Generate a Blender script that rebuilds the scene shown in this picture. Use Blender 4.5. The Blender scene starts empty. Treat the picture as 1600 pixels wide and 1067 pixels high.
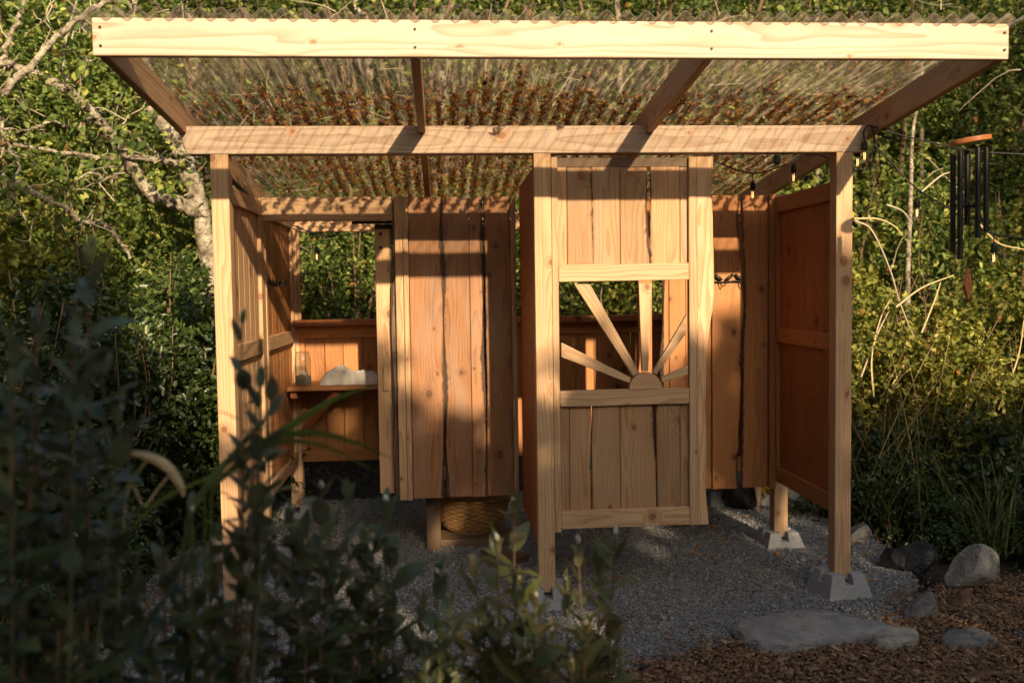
import bpy, bmesh, math, random
import numpy as np
from mathutils import Vector, Matrix

# ------------------------------------------------------------------ camera, sky, sun, exposure
scene = bpy.context.scene
col = scene.collection
CAM = np.array([1.1622, -4.8966, 1.70])
FPX, YAW, PITCH, ROLL = 1471.0, 0.0723, -0.0546, -0.0138
fw = np.array([math.sin(YAW) * math.cos(PITCH), math.cos(YAW) * math.cos(PITCH), math.sin(PITCH)])
rt0 = np.array([math.cos(YAW), -math.sin(YAW), 0.0])
up0 = np.cross(rt0, fw)
rt = rt0 * math.cos(ROLL) + up0 * math.sin(ROLL)
up = -rt0 * math.sin(ROLL) + up0 * math.cos(ROLL)
cam_data = bpy.data.cameras.new("camera")
cam = bpy.data.objects.new("camera", cam_data)
col.objects.link(cam)
M = Matrix(((rt[0], up[0], -fw[0], CAM[0]), (rt[1], up[1], -fw[1], CAM[1]), (rt[2], up[2], -fw[2], CAM[2]), (0, 0, 0, 1)))
cam.matrix_world = M
cam_data.sensor_width = 36.0
cam_data.lens = FPX * 36.0 / 1600.0
cam_data.clip_start = 0.05
cam_data.clip_end = 400.0
cam_data.dof.use_dof = True
cam_data.dof.focus_distance = 5.05
cam_data.dof.aperture_fstop = 2.2
scene.camera = cam

SUN_RAY = Vector((-0.2, 1.0, -0.393)).normalized()
world = bpy.data.worlds.new("World")
scene.world = world
world.use_nodes = True
wn = world.node_tree.nodes
sky = wn.new("ShaderNodeTexSky")
sky.sky_type = 'NISHITA'
sky.sun_disc = False
sky.dust_density = 3.0
sky.air_density = 0.9
sky.sun_elevation = math.radians(21.1)
sky.sun_rotation = math.atan2(-SUN_RAY.x, -SUN_RAY.y)
world.node_tree.links.new(sky.outputs[0], wn["Background"].inputs[0])
wn["Background"].inputs[1].default_value = 0.118
sun_data = bpy.data.lights.new("sun", 'SUN')
sun_data.energy = 5.0
sun_data.angle = math.radians(0.7)
sun_data.color = (1.0, 0.77, 0.50)
sun = bpy.data.objects.new("sun", sun_data)
col.objects.link(sun)
sun.rotation_euler = SUN_RAY.to_track_quat('-Z', 'Y').to_euler()
scene.view_settings.view_transform = 'Standard'
scene.view_settings.look = 'None'
scene.view_settings.gamma = 1.0
scene.view_settings.use_curve_mapping = False
scene.view_settings.exposure = 1.0
scene.cycles.use_denoising = True
scene.cycles.max_bounces = 8
scene.cycles.diffuse_bounces = 3
scene.cycles.transparent_max_bounces = 24
scene.cycles.caustics_reflective = False
scene.cycles.caustics_refractive = False

rnd = random.Random(7)
rng = np.random.default_rng(11)


# ------------------------------------------------------------------ helpers
def at(px, py, Y):
    """World point on the vertical plane Y seen at that spot of the 1600 px photograph."""
    d = fw + rt * (px - 800) / FPX - up * (py - 533.5) / FPX
    return CAM + d * ((Y - CAM[1]) / d[1])


def atz(px, py, Z):
    d = fw + rt * (px - 800) / FPX - up * (py - 533.5) / FPX
    return CAM + d * ((Z - CAM[2]) / d[2])


def tag(o, label=None, cat=None, group=None, kind=None):
    if label: o["label"] = label
    if cat: o["category"] = cat
    if group: o["group"] = group
    if kind: o["kind"] = kind
    return o


def empty(name, loc=(0, 0, 0)):
    o = bpy.data.objects.new(name, None)
    o.empty_display_size = 0.1
    col.objects.link(o)
    o.location = loc
    return o


def link(name, me, mat, parent=None, smooth=False):
    if mat is not None and len(me.materials) == 0:
        me.materials.append(mat)
    if smooth:
        me.polygons.foreach_set("use_smooth", [True] * len(me.polygons))
    o = bpy.data.objects.new(name, me)
    col.objects.link(o)
    if parent is not None:
        o.parent = parent
        # parents are only ever translated
        p = parent
        off = Vector((0, 0, 0))
        while p is not None:
            off += Vector(p.location)
            p = p.parent
        o.location = -off
    return o


def mesh_np(name, verts, faces):
    """verts (N,3), faces (F,k) arrays of one polygon size."""
    verts = np.asarray(verts, dtype=np.float32)
    faces = np.asarray(faces, dtype=np.int32)
    me = bpy.data.meshes.new(name)
    k = faces.shape[1]
    me.vertices.add(len(verts))
    me.vertices.foreach_set("co", verts.ravel())
    me.loops.add(faces.size)
    me.loops.foreach_set("vertex_index", faces.ravel())
    me.polygons.add(len(faces))
    me.polygons.foreach_set("loop_start", np.arange(0, faces.size, k, dtype=np.int32))
    me.polygons.foreach_set("loop_total", np.full(len(faces), k, dtype=np.int32))
    me.update(calc_edges=True)
    return me


def set_vec(me, name, arr):
    a = me.attributes.new(name, 'FLOAT_VECTOR', 'POINT')
    a.data.foreach_set("vector", np.asarray(arr, dtype=np.float32).ravel())


def set_f(me, name, arr):
    a = me.attributes.new(name, 'FLOAT', 'POINT')
    a.data.foreach_set("value", np.asarray(arr, dtype=np.float32).ravel())


def orthobasis(axis):
    a = Vector(axis).normalized()
    h = Vector((0, 0, 1)) if abs(a.z) < 0.9 else Vector((0, 1, 0))
    u = h.cross(a).normalized()
    v = a.cross(u).normalized()
    return a, u, v


# ------------------------------------------------------------------ materials
def new_mat(name):
    m = bpy.data.materials.new(name)
    m.use_nodes = True
    nt = m.node_tree
    return m, nt, nt.nodes, nt.links, nt.nodes["Principled BSDF"]


class NB:
    """tiny node builder"""
    def __init__(self, nt):
        self.nt = nt; self.N = nt.nodes; self.L = nt.links

    def _set(self, sock, v):
        if hasattr(v, "is_output") or isinstance(v, bpy.types.NodeSocket):
            self.L.new(v, sock)
        else:
            sock.default_value = v

    def math(self, op, a, b=None, c=None, clamp=False):
        n = self.N.new("ShaderNodeMath"); n.operation = op; n.use_clamp = clamp
        self._set(n.inputs[0], a)
        if b is not None: self._set(n.inputs[1], b)
        if c is not None: self._set(n.inputs[2], c)
        return n.outputs[0]

    def vmath(self, op, a, b=None):
        n = self.N.new("ShaderNodeVectorMath"); n.operation = op
        self._set(n.inputs[0], a)
        if b is not None: self._set(n.inputs[1], b)
        return n.outputs[1] if op in ('LENGTH', 'DOT_PRODUCT', 'DISTANCE') else n.outputs[0]

    def noise(self, vec, scale, detail=3, rough=.55, out=0):
        n = self.N.new("ShaderNodeTexNoise")
        if vec is not None: self.L.new(vec, n.inputs["Vector"])
        n.inputs["Scale"].default_value = scale
        n.inputs["Detail"].default_value = detail
        n.inputs["Roughness"].default_value = rough
        return n.outputs[out]

    def ramp(self, fac, stops):
        n = self.N.new("ShaderNodeValToRGB")
        cr = n.color_ramp
        while len(cr.elements) < len(stops): cr.elements.new(0.5)
        for e, (p, c) in zip(cr.elements, stops):
            e.position = p
            e.color = (c[0], c[1], c[2], 1) if len(c) == 3 else c
        self.L.new(fac, n.inputs[0])
        return n.outputs[0]

    def mix(self, fac, a, b, mode='MIX'):
        n = self.N.new("ShaderNodeMix"); n.data_type = 'RGBA'; n.blend_type = mode
        self._set(n.inputs[0], fac)
        self._set(n.inputs[6], a if not isinstance(a, tuple) else (*a, 1) if len(a) == 3 else a)
        self._set(n.inputs[7], b if not isinstance(b, tuple) else (*b, 1) if len(b) == 3 else b)
        return n.outputs[2]

    def step(self, x, lo, hi):
        n = self.N.new("ShaderNodeMapRange"); n.interpolation_type = 'SMOOTHSTEP'
        self._set(n.inputs[0], x)
        n.inputs[1].default_value = lo; n.inputs[2].default_value = hi
        return n.outputs[0]

    def sep(self, v):
        n = self.N.new("ShaderNodeSeparateXYZ"); self.L.new(v, n.inputs[0]); return n.outputs

    def comb(self, x, y, z):
        n = self.N.new("ShaderNodeCombineXYZ")
        for i, v in enumerate((x, y, z)): self._set(n.inputs[i], v)
        return n.outputs[0]

    def attr(self, name):
        n = self.N.new("ShaderNodeAttribute"); n.attribute_name = name; return n

    def bump(self, h, strength, dist):
        n = self.N.new("ShaderNodeBump")
        self.L.new(h, n.inputs["Height"])
        n.inputs["Strength"].default_value = strength
        n.inputs["Distance"].default_value = dist
        return n.outputs[0]


def wood(name, light, dark, knot, ring=95.0, contrast=0.75, vary=0.25, stain=0.3, bark=(0.045, 0.03, 0.022), rough=0.62, grey=0.0):
    m, nt, N, L, P = new_mat(name)
    b = NB(nt)
    g = b.attr("gco").outputs["Vector"]
    info = N.new("ShaderNodeObjectInfo")
    r1 = info.outputs["Random"]
    wn_ = N.new("ShaderNodeTexWhiteNoise"); wn_.noise_dimensions = '1D'
    L.new(r1, wn_.inputs["W"])
    rs = b.sep(wn_.outputs["Color"])
    off = b.comb(b.math('MULTIPLY', rs[0], 3.7), b.math('MULTIPLY', rs[1], 5.1), b.math('MULTIPLY', rs[2], 9.3))
    gp = b.vmath('ADD', g, off)
    # stretched coordinates: length squeezed
    gs = b.vmath('MULTIPLY', gp, (1.0, 1.0, 0.16))
    low = b.noise(gs, 7.0, 2)
    fib = b.noise(b.vmath('MULTIPLY', gp, (1.0, 1.0, 0.018)), 330.0, 3, .65)
    mid = b.noise(b.vmath('MULTIPLY', gp, (1.0, 1.0, 0.03)), 60.0, 3, .6)
    # knots
    vs = b.vmath('MULTIPLY', gp, (7.0, 0.0, 2.1))
    vor = N.new("ShaderNodeTexVoronoi"); vor.voronoi_dimensions = '3D'; vor.feature = 'F1'
    L.new(vs, vor.inputs["Vector"]); vor.inputs["Scale"].default_value = 1.0
    dv = b.vmath('MULTIPLY', b.vmath('SUBTRACT', vs, vor.outputs["Position"]), (1 / 7.0, 0.0, 1 / 2.6))
    kd = b.vmath('LENGTH', dv)
    kn = b.sep(vor.outputs["Color"])
    has = b.math('GREATER_THAN', kn[0], 0.5)
    ksz = b.math('MULTIPLY_ADD', b.math('POWER', kn[1], 2.0), 0.017, 0.006)
    kr = b.math('DIVIDE', kd, ksz)
    kmask = b.math('MULTIPLY', b.math('SUBTRACT', 1.0, b.step(kr, 0.7, 1.25)), has)
    khalo = b.math('MULTIPLY', b.math('SUBTRACT', 1.0, b.step(kr, 0.8, 3.2)), has)
    # rings, flat sawn: distance from a pith line behind the face
    s = b.sep(g)
    cx = b.math('MULTIPLY_ADD', rs[1], 0.16, -0.08)
    cy = b.math('MULTIPLY_ADD', rs[2], 0.10, 0.03)
    dx = b.math('SUBTRACT', s[0], cx)
    dy = b.math('ADD', s[1], cy)
    rr = b.math('SQRT', b.math('ADD', b.math('MULTIPLY', dx, dx), b.math('MULTIPLY', dy, dy)))
    rr = b.math('ADD', rr, b.math('MULTIPLY', low, 0.075))
    rr = b.math('ADD', rr, b.math('MULTIPLY', khalo, 0.018))
    rr = b.math('ADD', rr, b.math('MULTIPLY', mid, 0.003))
    fr = b.math('FRACT', b.math('MULTIPLY', rr, ring))
    line = b.math('POWER', fr, 2.2)
    line = b.math('MULTIPLY', line, b.math('SUBTRACT', 1.0, b.step(fr, 0.9, 1.0)))
    fac = b.math('MULTIPLY', line, contrast)
    fac = b.math('ADD', fac, b.math('MULTIPLY', b.math('SUBTRACT', fib, 0.5), 0.55))
    fac = b.math('ADD', fac, b.math('MULTIPLY', b.math('SUBTRACT', mid, 0.5), 0.5), clamp=True)
    c = b.mix(fac, light, dark)
    # board to board tone and soft stains
    tone = b.math('MULTIPLY_ADD', rs[0], vary * 2, 1.0 - vary)
    c = b.mix(1.0, c, b.comb(tone, tone, tone), 'MULTIPLY')
    st = b.noise(b.vmath('MULTIPLY', gp, (1.0, 1.0, 0.3)), 6.0, 4, .6)
    stf = b.math('MULTIPLY', b.step(st, 0.45, 0.75), stain)
    c = b.mix(stf, c, b.mix(1.0, c, (0.62, 0.52, 0.46), 'MULTIPLY'))
    if grey > 0:
        gz = b.noise(b.vmath('MULTIPLY', gp, (1.0, 1.0, 0.25)), 9.0, 3, .5)
        c = b.mix(b.math('MULTIPLY', b.step(gz, 0.35, 0.7), grey), c, (0.30, 0.27, 0.23))
    c = b.mix(b.math('MULTIPLY', khalo, 0.45), c, (knot[0] * 1.9, knot[1] * 1.9, knot[2] * 1.9))
    krings = b.math('MULTIPLY_ADD', b.math('SINE', b.math('MULTIPLY', kr, 11.0)), 0.22, 0.72)
    c = b.mix(b.math('MULTIPLY', kmask, krings), c, knot)
    # drying checks
    ck = b.noise(b.vmath('MULTIPLY', gp, (1.0, 1.0, 0.012)), 46.0, 1, .3)
    ckf = b.math('MULTIPLY', b.math('SUBTRACT', 1.0, b.step(b.math('ABSOLUTE', b.math('SUBTRACT', ck, 0.28)), 0.0, 0.006)), 0.55)
    c = b.mix(ckf, c, (knot[0] * .6, knot[1] * .6, knot[2] * .6))
    # bark on live edges
    bk = b.attr("bark").outputs["Fac"]
    bn = b.noise(b.vmath('MULTIPLY', gp, (1.0, 1.0, 0.45)), 38.0, 4, .7)
    bm = b.step(b.math('ADD', bk, b.math('MULTIPLY', b.math('SUBTRACT', bn, 0.5), 0.9)), 0.45, 0.62)
    c = b.mix(bm, c, b.mix(bn, (bark[0] * .35, bark[1] * .35, bark[2] * .35), (bark[0] * 2.2, bark[1] * 2.0, bark[2] * 1.8)))
    L.new(c, P.inputs["Base Color"])
    P.inputs["Roughness"].default_value = rough
    P.inputs["Specular IOR Level"].default_value = 0.3
    h = b.math('ADD', b.math('MULTIPLY', fib, 0.5), b.math('MULTIPLY', line, -0.35))
    h = b.math('ADD', h, b.math('MULTIPLY', b.math('MULTIPLY', bm, bn), 4.0))
    L.new(b.bump(h, 0.35, 0.0016), P.inputs["Normal"])
    return m


def plain(name, colr, rough=0.6, metal=0.0, nscale=40.0, namt=0.25, bump=0.2, bdist=0.002, spec=0.4):
    m, nt, N, L, P = new_mat(name)
    b = NB(nt)
    tc = N.new("ShaderNodeTexCoord").outputs["Object"]
    n = b.noise(tc, nscale, 4, .6)
    k = b.math('MULTIPLY_ADD', n, 2 * namt, 1 - namt)
    c = b.mix(1.0, (*colr, 1), b.comb(k, k, k), 'MULTIPLY')
    L.new(c, P.inputs["Base Color"])
    P.inputs["Roughness"].default_value = rough
    P.inputs["Metallic"].default_value = metal
    P.inputs["Specular IOR Level"].default_value = spec
    L.new(b.bump(n, bump, bdist), P.inputs["Normal"])
    return m


def leaf_mat(name, c_dark, c_mid, c_light, transl=0.35, rough=0.42, spec=0.45, dead=None):
    m, nt, N, L, P = new_mat(name)
    b = NB(nt)
    a = b.attr("lc").outputs["Vector"]
    s = b.sep(a)
    c = b.ramp(s[0], [(0.0, c_dark), (0.5, c_mid), (1.0, c_light)])
    ot = b.math('MULTIPLY_ADD', N.new("ShaderNodeObjectInfo").outputs["Random"], 0.55, 0.72)
    c = b.mix(1.0, c, b.comb(ot, ot, b.math('MULTIPLY', ot, 0.95)), 'MULTIPLY')
    if dead:
        c = b.mix(b.step(s[1], 0.982, 0.986), c, dead)
    L.new(c, P.inputs["Base Color"])
    P.inputs["Roughness"].default_value = rough
    P.inputs["Specular IOR Level"].default_value = spec
    tr = N.new("ShaderNodeBsdfTranslucent")
    L.new(b.mix(1.0, c, (1.25, 1.15, 0.5), 'MULTIPLY'), tr.inputs["Color"])
    mx = N.new("ShaderNodeMixShader"); mx.inputs[0].default_value = transl
    L.new(P.outputs[0], mx.inputs[1]); L.new(tr.outputs[0], mx.inputs[2])
    L.new(mx.outputs[0], N["Material Output"].inputs["Surface"])
    return m


def obj_leaf_mat(name, c1, c2, back, transl=0.3):
    """for single-leaf objects: tone by object, paler underside"""
    m, nt, N, L, P = new_mat(name)
    b = NB(nt)
    r = N.new("ShaderNodeObjectInfo").outputs["Random"]
    tc = N.new("ShaderNodeTexCoord").outputs["Object"]
    n = b.noise(tc, 60.0, 3)
    c = b.mix(r, (*c1, 1), (*c2, 1))
    c = b.mix(b.math('MULTIPLY', b.step(n, .45, .75), 0.5), c, (0.16, 0.13, 0.045, 1))
    geo = N.new("ShaderNodeNewGeometry").outputs["Backfacing"]
    c = b.mix(b.math('MULTIPLY', geo, 0.8), c, (*back, 1))
    L.new(c, P.inputs["Base Color"])
    P.inputs["Roughness"].default_value = 0.45
    tr = N.new("ShaderNodeBsdfTranslucent"); L.new(c, tr.inputs["Color"])
    mx = N.new("ShaderNodeMixShader"); mx.inputs[0].default_value = transl
    L.new(P.outputs[0], mx.inputs[1]); L.new(tr.outputs[0], mx.inputs[2])
    L.new(mx.outputs[0], N["Material Output"].inputs["Surface"])
    return m


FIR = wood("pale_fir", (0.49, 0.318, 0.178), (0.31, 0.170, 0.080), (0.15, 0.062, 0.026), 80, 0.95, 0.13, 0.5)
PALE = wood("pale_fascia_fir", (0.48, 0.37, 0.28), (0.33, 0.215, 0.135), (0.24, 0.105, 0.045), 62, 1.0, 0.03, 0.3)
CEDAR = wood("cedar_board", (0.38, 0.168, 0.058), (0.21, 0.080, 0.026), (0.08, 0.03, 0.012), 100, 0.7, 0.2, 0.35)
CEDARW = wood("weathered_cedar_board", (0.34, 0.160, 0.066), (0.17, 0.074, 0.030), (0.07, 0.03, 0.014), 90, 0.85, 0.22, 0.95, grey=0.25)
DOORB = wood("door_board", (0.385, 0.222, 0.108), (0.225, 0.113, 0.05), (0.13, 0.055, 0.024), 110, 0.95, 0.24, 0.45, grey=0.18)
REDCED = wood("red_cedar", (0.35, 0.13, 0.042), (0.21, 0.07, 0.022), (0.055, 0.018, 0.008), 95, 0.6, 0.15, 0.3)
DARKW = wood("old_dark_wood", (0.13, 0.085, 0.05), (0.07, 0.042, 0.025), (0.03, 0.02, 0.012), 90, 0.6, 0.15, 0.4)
CHIMEW = wood("varnished_wood", (0.42, 0.15, 0.05), (0.30, 0.095, 0.03), (0.15, 0.05, 0.02), 120, 0.5, 0.1, 0.1, rough=0.35)
CONC = plain("concrete", (0.27, 0.27, 0.265), 0.9, 0, 35, 0.25, 0.5, 0.004)
BLACK = plain("black_metal", (0.012, 0.012, 0.013), 0.38, 0.3, 60, 0.1, 0.05)
IRON = plain("cast_iron", (0.02, 0.018, 0.016), 0.55, 0.6, 90, 0.4, 0.4)
STEEL = plain("galvanised_screw", (0.10, 0.09, 0.08), 0.45, 0.7, 90, 0.3, 0.2)
RUBBER = plain("black_cable", (0.012, 0.012, 0.012), 0.6, 0, 80, 0.1, 0.1)
CLOTH = plain("white_cotton", (0.46, 0.43, 0.38), 0.9, 0, 120, 0.12, 0.5, 0.003)
def stone_mat(name, c1, c2, lichen, scale=7.0):
    m, nt, N, L, P = new_mat(name)
    b = NB(nt)
    tc = N.new("ShaderNodeTexCoord").outputs["Object"]
    n1 = b.noise(tc, scale, 6, .68); n2 = b.noise(tc, scale * 14, 3, .7); n3 = b.noise(b.vmath('MULTIPLY', tc, (1, 1, 4.0)), scale * 2.2, 5, .6)
    c = b.mix(b.step(n1, .35, .68), (*c1, 1), (*c2, 1))
    c = b.mix(b.math('MULTIPLY', b.step(n3, .55, .72), .6), c, (c1[0] * .45, c1[1] * .43, c1[2] * .4, 1))
    c = b.mix(b.math('MULTIPLY', b.step(b.math('ADD', n1, b.math('MULTIPLY', n2, .25)), .70, .78), .75), c, (*lichen, 1))
    k = b.math('MULTIPLY_ADD', n2, 0.9, 0.55)
    c = b.mix(1.0, c, b.comb(k, k, k), 'MULTIPLY')
    L.new(c, P.inputs["Base Color"]); P.inputs["Roughness"].default_value = .88; P.inputs["Specular IOR Level"].default_value = .25
    L.new(b.bump(b.math('ADD', b.math('ADD', n1, n3), b.math('MULTIPLY', n2, .3)), .9, .03), P.inputs["Normal"])
    return m


STONE = stone_mat("grey_fieldstone", (0.12, 0.117, 0.11), (0.23, 0.222, 0.20), (0.22, 0.21, 0.15))
STONEW = stone_mat("pale_granite", (0.20, 0.185, 0.155), (0.38, 0.355, 0.30), (0.13, 0.14, 0.08))
STONED = stone_mat("dark_basalt", (0.016, 0.016, 0.018), (0.04, 0.04, 0.042), (0.10, 0.10, 0.09))
STONER = stone_mat("rust_brown_stone", (0.10, 0.055, 0.032), (0.20, 0.12, 0.075), (0.20, 0.18, 0.12))
SLATE = stone_mat("flat_slate", (0.21, 0.207, 0.195), (0.33, 0.325, 0.30), (0.22, 0.21, 0.18))
def bark_mat():
    m, nt, N, L, P = new_mat("lichen_bark")
    b = NB(nt)
    tc = N.new("ShaderNodeTexCoord").outputs["Object"]
    n1 = b.noise(tc, 9.0, 5, .7); n2 = b.noise(tc, 34.0, 4, .65)
    c = b.ramp(n1, [(.32, (.075, .058, .04)), (.48, (.26, .22, .16)), (.62, (.40, .36, .27)), (.75, (.24, .25, .12))])
    c = b.mix(b.step(n2, .5, .68), c, (.10, .075, .05))
    L.new(c, P.inputs["Base Color"]); P.inputs["Roughness"].default_value = .95; P.inputs["Specular IOR Level"].default_value = .15
    L.new(b.bump(b.math('ADD', n1, n2), 1.0, .03), P.inputs["Normal"])
    return m


BARK = bark_mat()
TWIG = plain("pale_twig", (0.36, 0.30, 0.21), 0.85, 0, 60, 0.5, 0.4, 0.004)
STEMB = plain("brown_stem", (0.14, 0.085, 0.05), 0.8, 0, 60, 0.4, 0.4, 0.003)
STEMG = plain("green_stem", (0.10, 0.10, 0.045), 0.7, 0, 60, 0.4, 0.3, 0.003)
STRAW = plain("dry_straw", (0.46, 0.35, 0.18), 0.8, 0, 60, 0.35, 0.2, 0.002)
YELLOW = plain("yellow_plastic", (0.60, 0.40, 0.03), 0.45, 0, 30, 0.15, 0.1)
WHITEP = plain("white_plastic", (0.55, 0.53, 0.48), 0.5, 0, 30, 0.15, 0.1)
GREYP = plain("grey_hull_paint", (0.28, 0.30, 0.29), 0.5, 0, 20, 0.2, 0.1)
SACK = plain("black_sack_cloth", (0.018, 0.018, 0.02), 0.6, 0, 50, 0.3, 0.5, 0.004)
WEAVE = plain("woven_straw", (0.33, 0.18, 0.065), 0.85, 0, 90, 0.5, 0.9, 0.006)
SAND = plain("pebbles_in_jar", (0.25, 0.22, 0.18), 0.9, 0, 160, 0.7, 0.8, 0.006)
BUD = plain("pale_bud", (0.42, 0.38, 0.29), 0.7, 0, 60, 0.2, 0.2)

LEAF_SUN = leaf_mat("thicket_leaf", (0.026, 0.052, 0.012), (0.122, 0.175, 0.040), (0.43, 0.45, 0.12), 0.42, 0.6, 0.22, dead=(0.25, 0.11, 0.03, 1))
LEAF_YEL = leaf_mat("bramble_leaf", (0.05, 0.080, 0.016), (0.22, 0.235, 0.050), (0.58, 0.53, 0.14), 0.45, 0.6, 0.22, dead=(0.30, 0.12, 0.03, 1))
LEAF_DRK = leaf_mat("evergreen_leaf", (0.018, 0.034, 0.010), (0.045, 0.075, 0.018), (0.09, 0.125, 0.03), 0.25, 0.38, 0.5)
GRASS = leaf_mat("grass_blade", (0.045, 0.075, 0.018), (0.09, 0.13, 0.03), (0.17, 0.20, 0.06), 0.3)
DRYG = leaf_mat("dry_grass_blade", (0.22, 0.15, 0.06), (0.38, 0.28, 0.13), (0.50, 0.40, 0.22), 0.3)
DEBRIS = leaf_mat("dead_leaf_debris", (0.10, 0.036, 0.013), (0.42, 0.16, 0.048), (0.78, 0.40, 0.14), 0.72, 0.7, 0.2)
CHIP = leaf_mat("wood_chip", (0.06, 0.034, 0.020), (0.15, 0.085, 0.048), (0.30, 0.20, 0.125), 0.0, 0.85, 0.2)
PEB = leaf_mat("gravel_stone", (0.17, 0.178, 0.182), (0.28, 0.288, 0.29), (0.44, 0.445, 0.44), 0.0, 0.85, 0.25)
FG_LEAF = obj_leaf_mat("leathery_leaf", (0.040, 0.068, 0.026), (0.088, 0.12, 0.044), (0.15, 0.16, 0.09))
FG_LEAFW = obj_leaf_mat("olive_leaf", (0.055, 0.078, 0.024), (0.14, 0.15, 0.042), (0.25, 0.22, 0.12))


def glass_like(name, tint, gloss_rough, haze, haze_col, fmax=1.0, diffuse_share=0.0):
    m, nt, N, L, P = new_mat(name)
    N.remove(P)
    b = NB(nt)
    t = N.new("ShaderNodeBsdfTransparent"); t.inputs[0].default_value = (*tint, 1)
    g = N.new("ShaderNodeBsdfGlossy"); g.inputs["Roughness"].default_value = gloss_rough
    d = N.new("ShaderNodeBsdfTranslucent"); d.inputs[0].default_value = (*haze_col, 1)
    d2 = N.new("ShaderNodeBsdfDiffuse"); d2.inputs[0].default_value = (*haze_col, 1)
    md = N.new("ShaderNodeMixShader"); md.inputs[0].default_value = 0.2
    L.new(d.outputs[0], md.inputs[1]); L.new(d2.outputs[0], md.inputs[2])
    lw = N.new("ShaderNodeLayerWeight"); lw.inputs[0].default_value = 0.5
    f1 = b.math('MULTIPLY_ADD', b.math('POWER', lw.outputs["Facing"], 5.0), 0.96, 0.04)
    f2 = b.math('SUBTRACT', 1.0, b.math('POWER', b.math('SUBTRACT', 1.0, f1), 2.0))
    tsh = t.outputs[0]
    if diffuse_share > 0:
        rf = N.new("ShaderNodeBsdfRefraction"); rf.inputs["IOR"].default_value = 1.12; rf.inputs["Roughness"].default_value = 0.38
        rf.inputs["Color"].default_value = (*tint, 1)
        mr = N.new("ShaderNodeMixShader"); mr.inputs[0].default_value = diffuse_share
        L.new(t.outputs[0], mr.inputs[1]); L.new(rf.outputs[0], mr.inputs[2]); tsh = mr.outputs[0]
    m1 = N.new("ShaderNodeMixShader")
    if isinstance(haze, float):
        m1.inputs[0].default_value = haze
    else:
        L.new(haze(b), m1.inputs[0])
    L.new(tsh, m1.inputs[1]); L.new(md.outputs[0], m1.inputs[2])
    m2 = N.new("ShaderNodeMixShader")
    L.new(b.math('MULTIPLY', f2, fmax), m2.inputs[0])
    L.new(m1.outputs[0], m2.inputs[1]); L.new(g.outputs[0], m2.inputs[2])
    L.new(m2.outputs[0], N["Material Output"].inputs["Surface"])
    return m


def roof_haze(b):
    tc = b.N.new("ShaderNodeTexCoord").outputs["Object"]
    n = b.noise(b.vmath('MULTIPLY', tc, (1.0, 0.035, 1.0)), 64.0, 4, .65)
    n2 = b.noise(tc, 3.0, 3, .6)
    return b.math('ADD', b.math('MULTIPLY', b.step(n, 0.45, 0.70), 0.34), b.math('MULTIPLY', n2, 0.10))


POLY = glass_like("clear_polycarbonate", (0.97, 0.95, 0.90), 0.09, roof_haze, (0.98, 0.78, 0.52), 0.5, 0.20)
JARG = glass_like("jar_glass", (0.86, 0.88, 0.85), 0.03, 0.09, (0.6, 0.6, 0.55), 0.9)
BULBG = glass_like("bulb_glass", (0.97, 0.90, 0.78), 0.03, 0.05, (0.8, 0.6, 0.35), 0.9)
FIL, _nt, _N, _L, _P = new_mat("glowing_filament")
_P.inputs["Emission Color"].default_value = (1.0, 0.62, 0.25, 1)
_P.inputs["Emission Strength"].default_value = 1.6


def ground_mat(name, c1, c2, c3, scale, bump):
    m, nt, N, L, P = new_mat(name)
    b = NB(nt)
    tc = N.new("ShaderNodeTexCoord").outputs["Object"]
    v = N.new("ShaderNodeTexVoronoi"); L.new(tc, v.inputs["Vector"]); v.inputs["Scale"].default_value = scale
    r = b.sep(v.outputs["Color"])[0]
    c = b.ramp(r, [(0, c1), (.55, c2), (1, c3)])
    n = b.noise(tc, 2.3, 4)
    c = b.mix(1.0, c, b.ramp(n, [(.3, (.7, .7, .7)), (.7, (1.1, 1.1, 1.1))]), 'MULTIPLY')
    L.new(c, P.inputs["Base Color"])
    P.inputs["Roughness"].default_value = 0.9
    P.inputs["Specular IOR Level"].default_value = 0.2
    L.new(b.bump(b.math('SUBTRACT', 1.0, v.outputs["Distance"]), bump, 0.01), P.inputs["Normal"])
    return m


SOIL = ground_mat("forest_soil", (0.02, 0.015, 0.01), (0.045, 0.032, 0.02), (0.09, 0.06, 0.035), 30, 0.8)
GRAVELM = ground_mat("gravel_bed", (0.07, 0.07, 0.067), (0.17, 0.168, 0.158), (0.36, 0.345, 0.315), 85, 1.0)
MULCHM = ground_mat("mulch_bed", (0.03, 0.017, 0.01), (0.085, 0.048, 0.026), (0.17, 0.105, 0.06), 60, 1.0)


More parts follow.
